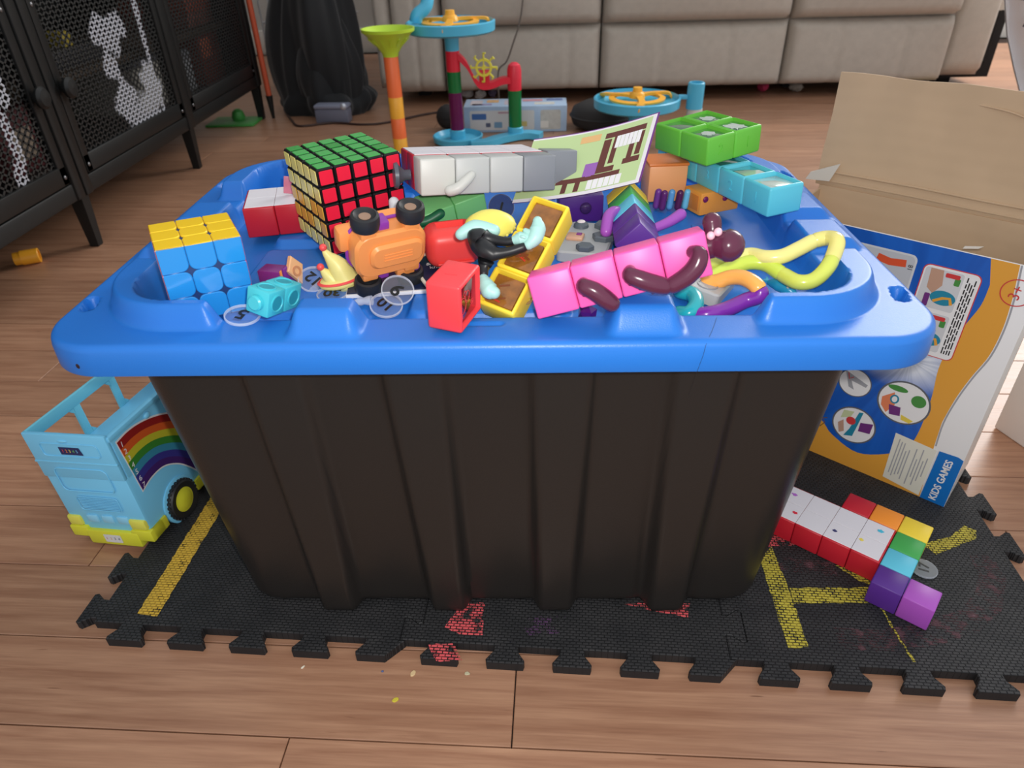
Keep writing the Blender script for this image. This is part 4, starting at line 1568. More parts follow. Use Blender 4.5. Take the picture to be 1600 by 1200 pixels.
MB().box(-0.38, 1.34, SY + 0.09, 2.45, 0.03, 0.2).build('base', SOFA_D, sofa)
for x in (-0.3, 0.3, 0.8, 1.25):
    MB().box(x - 0.02, x + 0.02, SY + 0.15, SY + 0.19, 0, 0.03, 0.003).build('foot', SOFA_D, sofa)
cb = MB().tube(smooth_path([(0.02, 1.575, 0.46), (0.012, 1.568, 0.33), (0.0, 1.568, 0.23), (-0.024, 1.575, 0.16), (-0.041, 1.585, 0.12), (-0.064, 1.59, 0.095), (-0.066, 1.60, 0.03), (-0.06, 1.61, 0.003)], 8), 0.0022, 8).build('charger_cable', mat('cable_grey', (112, 104, 98), rough=0.5))
tag(cb, 'thin grey charger cable hanging down the sofa front', 'cable')
bl = thing('throw_blanket', 'white throw blanket with dark print hanging over the right sofa arm', 'blanket', TR((1.0, 1.47, 0)))
V, Fc = [], []
for j in range(25):
    z = 0.02 + 0.6 * j / 24
    for i in range(25):
        u = i / 24
        V.append((lerp_list([0.305, 0.262, 0.222, 0.192, 0.165, 0.15, 0.135, 0.12, 0.11], j / 24) + u * 0.3, 0.02 * math.sin(u * 16 + j * 0.15) + 0.008 * math.sin(u * 41), z))
for j in range(24):
    for i in range(24):
        Fc.append((j * 25 + i, j * 25 + i + 1, (j + 1) * 25 + i + 1, (j + 1) * 25 + i))
o0 = len(V)
V += [(x, y + 0.006, z) for x, y, z in V]
Fc += [tuple(q + o0 for q in f[::-1]) for f in Fc]
mb = MB()
mb.v, mb.f, mb.mi = V, Fc, [0] * len(Fc)
mb.build('blanket_cloth', mat('blanket_white', (226, 226, 228), rough=0.95, bump=0.5, bscale=300), bl, smooth=80)
for (x, z) in ((0.20, 0.26), (0.235, 0.20), (0.29, 0.11)):
    MB().prism([(-0.012, -0.006), (0.01, -0.01), (0.014, 0.008), (-0.006, 0.012)], 0, 0.001).build('printed_patch', mat('blanket_print', (70, 72, 84), rough=0.9), bl, TR((x, -0.03, z), (90, 0, 0)))
ys = MB().box(0, 0.12, 0, 0.03, 0, 0.025, 0.004).build('yellow_board', mat('board_yellow', (170, 150, 70), rough=0.6), None, TR((1.06, 1.60, 0.0)))
tag(ys, 'dull yellow board on the floor under the right end of the sofa', 'board')

# ================================================================== MARBLE RUN TOYS
SKY = plastic('run_sky_blue', (84, 186, 222), rough=0.3)
LIME = plastic('run_lime', (190, 222, 60), rough=0.35)
ORR = plastic('run_orange_red', (252, 120, 66), rough=0.35)
AMB = plastic('run_amber', (254, 184, 60), rough=0.35)
RED = plastic('run_red', (228, 44, 66), rough=0.3)
TGR = mat('run_green_clear', (30, 140, 74), rough=0.15, trans=0.35)
TPU = mat('run_purple_clear', (120, 26, 96), rough=0.15, trans=0.35)
PYL = plastic('run_pale_yellow', (232, 222, 80), rough=0.35)
tw = thing('marble_tower', 'orange and yellow marble tower topped with a lime funnel', 'marble run', TR((-0.272, 1.13, 0)))
TRAD = 0.0158


def pipe(z0, z1, r=TRAD):
    return MB().lathe([(r * 0.86, z0), (r, z0), (r, z1 - 0.004), (r * 1.0, z1), (r * 0.86, z1)], 28, closed=True)


for z0, z1, m in ((0, 0.04, AMB), (0.04, 0.083, ORR), (0.083, 0.127, AMB), (0.127, 0.212, ORR)):
    MB().lathe([(TRAD * 0.8, z0), (TRAD, z0), (TRAD * 1.0, z1 - 0.001), (TRAD * 0.97, z1), (TRAD * 0.8, z1)], 28, closed=True).build('tube_section', m, tw)
fn = MB().lathe([(0.0165, 0.208), (0.0175, 0.214), (0.026, 0.226), (0.049, 0.252), (0.055, 0.256), (0.056, 0.262), (0.053, 0.262), (0.046, 0.255), (0.02, 0.228), (0.012, 0.214), (0.012, 0.208)], 36, closed=True)
for q in range(14):
    a = 2 * PI * q / 14
    fn.box(-0.0005, 0.0012, -0.001, 0.001, -0.013, 0.013, 0.0004, 1, Matrix.Rotation(a, 4, 'Z') @ TR((0.0345, 0, 0.2355), (0, 48, 0)))
fn.build('funnel', LIME, tw)


def spinner(parent, z, name='spinner'):
    s = MB()
    s.lathe([(0.050, z), (0.063, z), (0.064, z + 0.004), (0.051, z + 0.006)], 40, closed=True)
    for q in range(3):
        a = 2 * PI * q / 3 + 0.35
        s.add(*bar_pts([(0.0, 0, z + 0.006), (0.03, 0.008, z + 0.008), (0.066, 0.014, z + 0.006), (0.086, 0.010, z + 0.004), (0.094, 0.004, z - 0.004)], 0.014, 0.006), T=Matrix.Rotation(a, 4, 'Z'))
    s.lathe([(0, z + 0.004), (0.018, z + 0.004), (0.016, z + 0.014), (0.011, z + 0.017), (0.010, z + 0.026), (0, z + 0.027)], 28)
    s.build(name, AMB, parent, smooth=50)


def bar_pts(pts, w, t):
    P = [Vector(p) for p in smooth_path(pts, 5)]
    vs, fs = [], []
    for i, p in enumerate(P):
        d = (P[min(i + 1, len(P) - 1)] - P[max(i - 1, 0)]).normalized()
        s = d.cross(Vector((0, 0, 1))).normalized() * w / 2
        h = Vector((0, 0, t / 2))
        vs += [p - s - h, p + s - h, p + s + h, p - s + h]
    for i in range(len(P) - 1):
        for q in range(4):
            r = (q + 1) % 4
            fs.append((i * 4 + q, i * 4 + r, (i + 1) * 4 + r, (i + 1) * 4 + q))
    fs += [(3, 2, 1, 0), tuple(len(vs) - 4 + q for q in range(4))]
    return vs, fs


def dish(parent, z, r=0.098):
    MB().lathe([(0.0, z - 0.006), (0.02, z - 0.008), (0.045, z - 0.004), (r - 0.006, z), (r, z + 0.004), (r + 0.001, z + 0.022), (r - 0.003, z + 0.024), (r - 0.006, z + 0.012), (0.05, z + 0.006), (0.0, z + 0.002)], 56).build('dish', SKY, parent, smooth=50)


mr_ = thing('marble_run', 'tall marble run with a blue dish, red slide and yellow waterwheel', 'marble run', TR((-0.151, 1.235, 0)))
dish(mr_, 0.238)
spinner(mr_, 0.256)
MB().tube(smooth_path([(-0.075, -0.01, 0.262), (-0.07, -0.01, 0.275), (-0.05, 0.0, 0.292), (-0.045, 0.02, 0.33)], 6), 0.014, 14).build('inlet_tube', SKY, mr_, smooth=60)
MB().lathe([(0.013, 0.2), (0.0155, 0.2), (0.0165, 0.236), (0.013, 0.236)], 28, closed=True).build('tube_section', SKY, mr_)
MB().lathe([(0.012, 0.158), (0.0158, 0.158), (0.0158, 0.201), (0.012, 0.201)], 28, closed=True).build('tube_section', RED, mr_)
for z0, z1, m in ((0.113, 0.158, TGR), (0.026, 0.113, TPU)):
    MB().lathe([(0.0115, z0), (0.0158, z0), (0.0158, z1), (0.0115, z1)], 28, closed=True).build('tube_section', m, mr_)
# red slide with the wheel
sl = MB()
sl.add(*bar_pts([(0.012, 0, 0.19), (0.03, 0, 0.172), (0.045, 0.002, 0.142), (0.06, 0.004, 0.126), (0.085, 0.008, 0.126), (0.112, 0.012, 0.134), (0.136, 0.015, 0.134)], 0.024, 0.014))
sl.box(0.058, 0.082, -0.006, 0.0, 0.126, 0.160, 0.002)
sl.build('slide', RED, mr_, smooth=50)
MB().lathe([(0.012, 0.112), (0.0162, 0.112), (0.0165, 0.155), (0.0135, 0.166), (0.007, 0.171), (0, 0.172)], 28, TR((0.138, 0.016, 0))).build('tube_section', RED, mr_)
MB().lathe([(0.0115, 0.012), (0.0158, 0.012), (0.0158, 0.113), (0.0115, 0.113)], 28, TR((0.138, 0.016, 0)), closed=True).build('tube_section', TGR, mr_)
wh = MB()
WT = frame((0.070, -0.010, 0.166), (1, 0, 0), (0, 0, 1))
wh.lathe([(0.014, -0.004), (0.019, -0.004), (0.019, 0.004), (0.014, 0.004)], 28, WT, closed=True)
wh.lathe([(0, -0.005), (0.005, -0.005), (0.005, 0.005), (0, 0.005)], 14, WT)
for q in range(8):
    a = 2 * PI * q / 8
    A = WT @ Matrix.Rotation(a, 4, 'Z')
    wh.box(0.018, 0.030, -0.0018, 0.0018, -0.004, 0.004, 0.0006, 1, A)
    wh.box(0.028, 0.031, -0.0055, 0.0018, -0.004, 0.004, 0.0006, 1, A)
    if q % 2 == 0:
        wh.box(0.004, 0.015, -0.0014, 0.0014, -0.003, 0.003, 0.0004, 1, A)
wh.build('waterwheel', PYL, mr_, smooth=40)
bs = MB()
bs.lathe([(0.018, 0.002), (0.050, 0.0), (0.058, 0.004), (0.060, 0.016), (0.057, 0.018), (0.050, 0.008), (0.018, 0.010)], 40, closed=True)
bs.add(*bar_pts([(0.035, -0.05, 0.008), (0.07, -0.045, 0.008), (0.10, -0.02, 0.01), (0.138, 0.008, 0.01), (0.17, 0.018, 0.01), (0.2, 0.01, 0.008)], 0.032, 0.014))
bs.build('base_track', SKY, mr_, smooth=50)
for p in ((0, 0), (0.138, 0.016)):
    MB().lathe([(0.0, 0.002), (0.019, 0.002), (0.0185, 0.028), (0.0162, 0.030), (0, 0.030)], 28, TR((*p, 0))).build('socket', SKY, mr_)

md = thing('marble_run', 'low blue marble dish with a yellow spinner and a side tube', 'marble run', TR((0.266, 1.2, 0)))
dish(md, 0.078, 0.097)
spinner(md, 0.096)
MB().lathe([(0.0, 0.0), (0.028, 0.0), (0.028, 0.004), (0.016, 0.008), (0.0165, 0.072), (0, 0.072)], 28).build('stem', SKY, md)
MB().box(0.092, 0.122, -0.006, 0.006, 0.094, 0.104, 0.003).build('connector', SKY, md)
MB().lathe([(0.012, 0.074), (0.0185, 0.074), (0.0185, 0.128), (0.0165, 0.130), (0.013, 0.130)], 28, TR((0.131, 0, 0)), closed=True).build('tube_section', SKY, md)
MB().lathe([(0.012, 0.0), (0.0195, 0.0), (0.0175, 0.074), (0.012, 0.074)], 28, TR((0.133, 0, 0)), closed=True).build('tube_section', plastic('run_white', (220, 216, 206), rough=0.35), md)

# ================================================================== GAME BOX AND BALL BEHIND
gb = thing('game_box', 'flat pale blue printed game box on the floor behind the marble run', 'game box', TR((-0.142, 1.318, 0), (0, 0, -1)))
GBW, GBD, GBH = 0.255, 0.085, 0.062
MB().box(0, GBW, 0, GBD, 0, GBH, 0.002).build('box_body', mat('game_box_blue', (176, 200, 226), rough=0.45, var=0.12, vscale=30), gb)
FB = frame((0, -0.0002, 0), (1, 0, 0), (0, 0, 1))
TB = TR((0, 0, GBH + 0.0002))
MB().prism(shift(rrect(0.16, 0.046, 0.004), 0.095, 0.029), 0, 0.0003).build('front_print', mat('gbp_white', (218, 216, 214), rough=0.5), gb, FB)
MB().prism(shift(rrect(0.05, 0.046, 0.004), 0.215, 0.029), 0, 0.0003).build('front_print', mat('gbp_beige', (196, 196, 190), rough=0.5, var=0.2, vscale=90), gb, FB)
for x, z, w, h, cc in ((0.038, 0.038, 0.036, 0.014, (70, 110, 170)), (0.11, 0.047, 0.05, 0.004, (190, 150, 160)), (0.15, 0.02, 0.014, 0.012, (214, 190, 120)), (0.085, 0.018, 0.02, 0.014, (120, 160, 190)), (0.06, 0.018, 0.012, 0.01, (90, 96, 120)), (0.20, 0.018, 0.02, 0.016, (226, 222, 214)), (0.125, 0.024, 0.01, 0.014, (190, 120, 110))):
    MB().prism(shift(rrect(w, h, 0.002), x, z), 0.0003, 0.0005).build('printed_shape', mat('gbp_%d_%d_%d' % cc, cc, rough=0.5), gb, FB)
for x, y, w, h, cc in ((0.03, 0.04, 0.03, 0.05, (206, 196, 200)), (0.07, 0.055, 0.03, 0.03, (214, 170, 120)), (0.12, 0.04, 0.04, 0.05, (196, 186, 196)), (0.17, 0.06, 0.05, 0.022, (210, 150, 160)), (0.2, 0.025, 0.05, 0.026, (214, 214, 206)), (0.225, 0.065, 0.04, 0.02, (110, 130, 180)), (0.045, 0.02, 0.05, 0.014, (150, 140, 180))):
    MB().prism(shift(rrect(w, h, 0.003), x, y), 0, 0.0003).build('printed_shape', mat('gbt_%d_%d_%d' % cc, cc, rough=0.5, var=0.25, vscale=60), gb, TB)
cu = thing('dark_cushion', 'round charcoal cushion on the floor behind the game box', 'cushion', TR((0.205, 1.345, 0)))
CHAR = mat('cushion_charcoal', (50, 48, 48), rough=0.9, bump=0.4, bscale=500)
MB().lathe([(0, 0), (0.05, 0.0), (0.075, 0.012), (0.082, 0.032), (0.075, 0.05), (0.05, 0.062), (0, 0.066)], 40).build('cushion_body', CHAR, cu, smooth=80)
MB().lathe([(0.081, 0.029), (0.0845, 0.032), (0.081, 0.035)], 40, closed=True).build('piping', CHAR, cu)
cu = thing('dark_ball', 'small dark ball on the floor left of the game box', 'ball', TR((-0.186, 1.36, 0.03)))
MB().sphere(0.03).build('ball_body', CHAR, cu, smooth=80)
MB().lathe([(0.0299, -0.001), (0.0305, 0), (0.0299, 0.001)], 30, closed=True).build('seam', BLK, cu)
for k, (x, y, cc, lab) in enumerate(((-0.165, 1.715, (190, 186, 184), 'pale crumpled paper under the sofa left of the red slide'), (-0.125, 1.70, (206, 200, 196), 'crumpled white paper under the sofa behind the red slide'), (-0.09, 1.72, (120, 104, 130), 'mauve crumpled wrapper under the sofa near the red tube'), (0.706, 1.72, (190, 50, 90), 'small pink wrapper under the sofa in the middle'), (0.80, 1.71, (150, 140, 130), 'small beige scrap under the sofa right of the pink wrapper'))):
    rnd = random.Random(k)
    s = MB().sphere(0.016, None, 0, 12, 8)
    s.v = [tuple(c * rnd.uniform(0.7, 1.15) for c in p) for p in s.v]
    tag(s.build('paper_scrap', mat('scrap_%d' % k, cc, rough=0.8), None, TR((x, y, 0.014), (0, 0, k * 40), (1.3, 0.8, 0.8)), smooth=0), lab, 'scrap', 'scraps under the sofa')


# ================================================================== TOYS ON THE LID
def face_frames(h):
    F_ = []
    for n_, x_ in (((0, 0, 1), (1, 0, 0)), ((0, 0, -1), (1, 0, 0)), ((0, -1, 0), (1, 0, 0)), ((0, 1, 0), (-1, 0, 0)), ((-1, 0, 0), (0, -1, 0)), ((1, 0, 0), (0, 1, 0))):
        nn = Vector(n_)
        xx = Vector(x_)
        F_.append(frame(nn * h, xx, nn.cross(xx)))
    return F_


# --- 3x3 puzzle cube
S3 = 0.0459
c3 = thing('puzzle_cube', 'three-by-three puzzle cube with a yellow top and blue front', 'puzzle cube', TR((-0.1715, -0.0980, 0.2803), (-0.3, 1.1, 29.4)))
q = S3 / 3
core = MB().box(-S3 / 2 + .0012, S3 / 2 - .0012, -S3 / 2 + .0012, S3 / 2 - .0012, -S3 / 2 + .0012, S3 / 2 - .0012, 0.001).build('core', mat('cube_core_dark', (30, 60, 110), rough=0.5), c3)
cols3 = [(252, 208, 40), (236, 236, 236), (40, 146, 222), (50, 170, 90), (240, 120, 90), (224, 60, 60)]
for fi, FT_ in enumerate(face_frames(S3 / 2)):
    m = plastic('cube3_%d' % fi, cols3[fi], rough=0.2, coat=0.3)
    for i in (-1, 0, 1):
        for j in (-1, 0, 1):
            rs = []
            for sx_, sy_ in ((1, 1), (-1, 1), (-1, -1), (1, -1)):
                inner_c = (i == 0 or i == -sx_) and (j == 0 or j == -sy_)
                rs.append(0.0042 if inner_c else 0.0007)
            MB().prism(rrect(q * 0.985, q * 0.985, 0, 5, rs), -0.0022, 0.0, 0.0005).build('tile', m, c3, FT_ @ TR((i * q, j * q, 0)), smooth=30)

# --- 5x5 puzzle cube
S5 = 0.0598
c5 = thing('puzzle_cube', 'five-by-five black puzzle cube with green top and red front stickers', 'puzzle cube', TR((-0.1033, 0.0008, 0.2914), (1.0, -1.3, 36.1)))
q = S5 / 5
CK = plastic('cube5_black', (16, 16, 18), rough=0.3)
cubie = None
for i in range(5):
    for j in range(5):
        for k in range(5):
            if min(i, j, k) > 0 and max(i, j, k) < 4:
                continue
            if cubie is None:
                vs, fs = rbox(q * 0.995, q * 0.995, q * 0.995, 0.0009, 1)
                o = MB().add(vs, fs).build('cubie', CK, c5, TR(((i - 2) * q, (j - 2) * q, (k - 2) * q)))
                cubie = o.data
            else:
                obj('cubie', cubie, c5, TR(((i - 2) * q, (j - 2) * q, (k - 2) * q)))
cols5 = [(70, 172, 84), (226, 226, 226), (236, 36, 66), (240, 240, 240), (236, 220, 130), (40, 80, 190)]
alt5 = {4: (232, 176, 70), 0: (48, 150, 62)}
for fi, FT_ in enumerate(face_frames(S5 / 2)):
    m = plastic('cube5_%d' % fi, cols5[fi], rough=0.25)
    m2 = plastic('cube5_alt_%d' % fi, alt5.get(fi, cols5[fi]), rough=0.25)
    base = None
    for i in range(5):
        for j in range(5):
            use2 = (fi == 4 and j in (1, 2) and (i + j) % 4 != 0) or (fi == 0 and (i, j) in ((0, 4), (4, 1), (2, 3)))
            o = MB().prism(rrect(q * 0.76, q * 0.76, 0.0008, 3), -0.0001, 0.0005, 0.0001).build('sticker', m2 if use2 else m, c5, FT_ @ TR(((i - 2) * q, (j - 2) * q, 0)), smooth=30)

# --- white-faced red block lying behind the blue cube
rwb = thing('block_figure', 'red block with white tiled top lying left of the five-by-five cube', 'toy block', TR((-0.1839, 0.0042, 0.2565), (0, 0, 13.7)))
ur = 0.0226
for i in (0, 1):
    for j in (0, 1):
        cube(i, j, 0, ur, 'red', rwb)
        white_tile(i, j, ur, rwb, edges=(i == 0, i == 1, j == 0, j == 1))
pk = MB().box(-0.006, 0.006, -0.0006, 0.0006, 0.0, 0.013, 0.0004).build('pink_tab', mat('pink_clear', (244, 150, 170), rough=0.2, trans=0.4), None, TR((-0.1555, 0.0345, 0.2798), (0, 12, 20)))
tag(pk, 'small translucent pink tab standing on the red and white block', 'toy piece')

# --- grey figure on top of the heap
ug = 0.0236
GT = TR((-0.0455, -0.0360, 0.2998), (-8.3, 4.7, 19.3))
gf = thing('block_figure', 'long grey and white block figure with red sides lying on top of the pile', 'toy block', GT)
for i, c in enumerate(('paler', 'pale', 'pale', 'grey')):
    cube(i, 0, 0, ug, c, gf)
cube(4.1, 1.0, 0, ug, 'grey', gf)
for i in range(4):
    for j in (1, 2):
        cube(i, j, 0, ug, 'red', gf)
        white_tile(i, j, ug, gf, edges=(i == 0, i == 3, j == 1, j == 2))
MB().capsule([(0.80 * ug, -0.10 * ug, 0.14 * ug), (1.02 * ug, -0.16 * ug, 0.22 * ug), (1.28 * ug, -0.14 * ug, 0.42 * ug), (1.44 * ug, -0.06 * ug, 0.54 * ug)], [0.0036, 0.0038, 0.0034, 0.0028]).build('arm', BM['paler'], gf, smooth=80)
EG = plastic('ear_grey', (88, 94, 104), rough=0.35)
MB().lathe([(0, -0.001), (0.0035, 0), (0.0035, 0.004), (0.0065, 0.0075), (0.009, 0.009), (0.0085, 0.0115), (0, 0.0125)], 24, frame((-0.001, 1.3 * ug, 0.42 * ug), (0, 1, 0.15), (0, 0, -1))).build('foot', EG, gf, smooth=60)

# --- green row of cubes under it
gr = thing('block_row', 'row of plain green cubes under the grey block figure', 'toy block', TR((-0.0049, 0.0150, 0.2650), (18.5, -12.0, 20.8)))
for i in (-3, -2, -1):
    cube(i, 0, 0, 0.0236, 'lit_green', gr)  # block green brightened in the colour to offset the grey figure's shade
sr = thing('toy_strap', 'dark green bendy arm with a white cuff between the cube and grey figure', 'toy piece', TR((-0.062, -0.026, 0.283)))
MB().capsule([(0.0, 0, 0.004), (0.006, -0.002, -0.002), (0.016, 0.0, -0.004), (0.026, 0.004, 0.0)], 0.0034).build('bendy_arm', BM['dgreen'], sr, smooth=80)
MB().capsule([(-0.004, 0, 0.010), (-0.003, 0, -0.004)], [0.0036, 0.0046]).build('cuff', mat('cuff_white', (206, 210, 214), rough=0.6), sr, smooth=80)


# --- window blocks
def window_cell(ux, uy, t, m, wm, parent, T, shine=None):
    bm = bmesh.new()
    bmesh.ops.create_cube(bm, size=1.0)
    bmesh.ops.scale(bm, vec=(ux * 0.999, uy * 0.999, t), verts=bm.verts)
    bm.faces.ensure_lookup_table()
    top = [f for f in bm.faces if f.normal.z > 0.9]
    bmesh.ops.bevel(bm, geom=[e for e in bm.edges], offset=0.0017, segments=3, profile=0.5, affect='EDGES')
    bm.faces.ensure_lookup_table()
    topf = max((f for f in bm.faces if f.normal.z > 0.95), key=lambda f: f.calc_area())
    bmesh.ops.inset_individual(bm, faces=[topf], thickness=0.0016)
    for v in topf.verts:
        v.co.z -= 0.0042
    me = bpy.data.meshes.new('cell')
    bm.to_mesh(me)
    bm.free()
    me.materials.append(m)
    me.polygons.foreach_set('use_smooth', [True] * len(me.polygons))
    me.set_sharp_from_angle(angle=math.radians(40))
    o = obj('cell', me, parent, T)
    w = MB().box(-ux / 2 + 0.0034, ux / 2 - 0.0034, -uy / 2 + 0.0034, uy / 2 - 0.0034, t / 2 - 0.0042, t / 2 - 0.0020, 0.0002).build('window', wm, o)
    return o


RF = plastic('frame_red', (240, 66, 72), rough=0.38)
YF = plastic('frame_yellow', (250, 220, 66), rough=0.36)
GF = plastic('frame_green', (104, 190, 62), rough=0.38)
CF = plastic('frame_cyan', (92, 198, 218), rough=0.38)
W_RED = mat('window_red', (120, 14, 34), rough=0.06, trans=0.2, coat=0.6)
W_AMB = mat('window_amber', (150, 96, 40), rough=0.06, trans=0.15, coat=0.6, var=0.7, vscale=170)
W_GRN = mat('window_green', (60, 110, 76), rough=0.05, coat=0.8)
W_SIL = mat('window_silver', (206, 222, 216), rough=0.12, metal=0.5)
W_CYN = mat('window_cyan', (60, 140, 140), rough=0.06, coat=0.8)

rfb = thing('window_block', 'single red window block standing on the lid rim in front', 'toy block', TR((-0.0157, -0.1412, 0.2803), (1.6, 2.5, -18.3)))
CM = frame((0, 0, 0), (0, 1, 0), (0, 0, 1))      # window looks along +x
window_cell(0.0288, 0.0283, 0.0200, RF, W_RED, rfb, CM)
for k in range(5):
    MB().lathe([(0.0014 + 0.0016 * (k % 3), 0), (0.0018 + 0.0016 * (k % 3), 0.0001), (0.0014 + 0.0016 * (k % 3), 0.0002)], 16, closed=True).build('swirl_mark', RF, rfb, CM @ TR((-0.004 + 0.003 * k * (1 if k % 2 else -0.6), 0.005 - 0.003 * k, 0.0081)))
lettering('raised_numeral', '1', 0.010, RF, rfb, TR((0.0, -0.002, 0.0141), (0, 0, 95)), ext=0.0002)

yfb = thing('window_block', 'yellow three-window block tilted up in the middle of the pile', 'toy block', TR((0.0218, -0.1085, 0.2905), (37.5, 9.3, -26.8)))
for k in (-1, 0, 1):
    window_cell(0.0242, 0.0248, 0.0184, YF, W_AMB, yfb, TR((0, k * 0.0248, -0.0092)))
BRN = mat('amber_bits', (120, 62, 28), rough=0.3)
for k in range(12):
    y = random.uniform(-0.032, 0.008)
    MB().box(-0.0045, 0.0045, -0.0008, 0.0008, 0, 0.0006, 0.0002, 1).build('window_bit', BRN if k % 3 else mat('red_bits', (190, 60, 40), rough=0.3), yfb, TR((random.uniform(-0.003, 0.003), y, -0.0021), (0, 0, random.uniform(0, 180)), random.uniform(0.4, 0.9)))

cfb = thing('window_block', 'turquoise five-window block propped on the lid right side', 'toy block', TR((0.1872, -0.0194, 0.2751), (2.2, -1.2, -68.4)))
ux, uy, tt = 0.0294, 0.0277, 0.0203
for k in range(5):
    window_cell(ux, uy, tt, CF, W_SIL if k == 0 else W_CYN, cfb, TR((-(k + .5) * ux, uy / 2, tt / 2)))
    lettering('raised_numeral', '12345'[k], 0.011, CF, cfb, frame((-(k + .5) * ux, -0.0001, tt / 2), (1, 0, 0), (0, 0, 1)), ext=0.0003)
MB().prism([(-0.006, -0.008), (0.008, -0.008), (0.008, 0.008), (0.001, 0.008)], 0, 0.0004).build('shine_film', W_SIL, cfb, TR((-1.45 * ux, uy / 2, tt - 0.0019)))

gfb = thing('window_block', 'square green four-window block stacked across the turquoise block', 'toy block', TR((0.159, 0.062, 0.3087), (3.5, -0.5, -59.5)))
ux, uy, tt = 0.0294, 0.0258, 0.0198
for i in (-1, 1):
    for j in (-1, 1):
        window_cell(ux, uy, tt, GF, W_GRN, gfb, TR((i * ux / 2, j * uy / 2, 0)))
for (x, y, s) in ((0.5, -0.5, 0.8), (-0.5, 0.5, 0.9), (0.5, 0.5, 1.2)):
    P = [(0.0085 * s * math.cos(a) * random.uniform(0.5, 1), 0.0075 * s * math.sin(a) * random.uniform(0.5, 1)) for a in [2 * PI * k / 22 for k in range(22)]]
    MB().prism(P, 0, 0.0004).build('white_flakes', W_SIL, gfb, TR((x * ux, y * uy, tt / 2 - 0.0019)), smooth=0)
for k, (x, ch) in enumerate(((0.5, '2'), (-0.5, '1'))):
    lettering('raised_numeral', ch, 0.011, GF, gfb, frame((ux, x * uy * -1, 0), (0, 1, 0), (0, 0, 1)), ext=0.0003)

# --- pink figure at the front
up_ = 0.0236
PT = TR((0.0296, -0.1490, 0.2691), (-15.4, -16.0, -1.1))
pf = thing('block_figure', 'pink four-cube block figure with dark plum arms at the front', 'toy block', PT)
for i in range(4):
    cube(i, 0, 0, up_, 'pink', pf)
PLUM = plastic('limb_plum', (88, 40, 62), rough=0.22)
u = up_
for pts in (((1.22, -.02, .56), (1.24, -.22, .52), (1.42, -.26, .38), (1.60, -.24, .16), (1.72, -.2, .0)),
            ((2.27, -.02, .56), (2.27, -.22, .5), (2.46, -.26, .36), (2.70, -.24, .2), (2.92, -.2, .08)),
            ((3.66, -.02, .62), (3.76, -.22, .56), (3.66, -.26, .36), (3.42, -.24, .18), (3.10, -.2, .06))):
    a = MB().capsule([tuple(c * u for c in p) for p in pts], [0.0034, 0.0044, 0.0049, 0.0050, 0.0045], n=14).build('arm', PLUM, pf, smooth=80)
    for k in (1, 2, 3):
        p = Vector(pts[k]) * u
        MB().sphere(0.0013, TR(tuple(p + Vector((-0.0012, 0.001, -0.0042)))), n=8, m=6).build('sucker', PLUM, a, smooth=80)
ft = MB()
ft.capsule([(4.0 * u, .5 * u, .58 * u), (4.22 * u, .42 * u, .56 * u), (4.44 * u, .3 * u, .5 * u)], [0.0074, 0.0066, 0.0086], n=18)
ft.capsule([(4.15 * u, .5 * u, .62 * u), (4.22 * u, .55 * u, .88 * u), (4.24 * u, .58 * u, 1.05 * u)], [0.0052, 0.0046, 0.0050], n=14)
fto = ft.build('foot', PLUM, pf, smooth=80)
for p in ((4.12, .22, .82), (4.28, .2, .86)):
    MB().sphere(0.0022, TR(tuple(c * u for c in p)), n=10, m=8).build('toe', plastic('toe_pink', (244, 190, 206), rough=0.3), fto, smooth=80)

# --- rainbow bar turned on its edge
rb = thing('block_row', 'row of rainbow cubes lying on its edge with two violet arms', 'toy block', frame((0.0955, -0.0560, 0.2720), (0.03, 1, 0.0), (-0.7071, 0.02, 0.7071)))
for i, c in enumerate(('purple', 'violet', 'cyan', 'green', 'yellow')):
    o = obj('cube', cube_mesh(CU, BM[{'purple': 'violet', 'violet': 'violet'}.get(c, c)]), rb, TR(((i + .5) * CU * 0.86, 0, 0), (0, 0, 0), (0.86, 1, 1)))
MG = plastic('arm_violet', (168, 84, 186), rough=0.3)
RBI = rb.matrix_world.inverted()
for pts in (((0.0935, 0.0, 0.270), (0.086, -0.006, 0.277), (0.080, -0.014, 0.276), (0.0775, -0.026, 0.270)), ((0.110, -0.018, 0.268), (0.122, -0.013, 0.271), (0.131, -0.007, 0.274))):
    MB().capsule([RBI @ Vector(p) for p in pts], [0.003, 0.0036, 0.0042, 0.0042][:len(pts)]).build('arm', MG, rb, smooth=80)

# --- other blocks under the turquoise bar
ob = thing('toy_block', 'pale orange cube behind the rainbow bar under the green block', 'toy block', TR((0.1335, 0.082, 0.2565), (0, 0, 4)))
MB().box(-0.0155, 0.0155, -0.014, 0.014, 0, 0.0295, 0.002).build('cube', BM['peach'], ob)
MB().box(-0.016, 0.016, -0.0145, 0.0145, 0.0285, 0.031, 0.001).build('cap', plastic('cap_orange', (236, 132, 60), rough=0.35), ob)
ob = thing('toy_block', 'amber block with purple dots under the turquoise bar', 'toy block', TR((0.1545, 0.0355, 0.2565), (0, 0, 24)))
MB().box(0, 0.036, 0, 0.022, 0, 0.0175, 0.0012).build('cube', BM['amber'], ob)
MB().box(0, 0.0008, 0.003, 0.019, 0.003, 0.0145, 0.0002).build('side_panel', plastic('amber_dark', (206, 124, 50), rough=0.35), ob, TR((-0.0004, 0, 0)))
for x, z in ((0.022, 0.011), (0.004, 0.0125)):
    MB().sphere(0.0024, TR((x, -0.0002, z), (0, 0, 0), (1, 0.5, 1)), n=12, m=8).build('dot', plastic('dot_purple', (120, 30, 84), rough=0.3), ob, smooth=80)
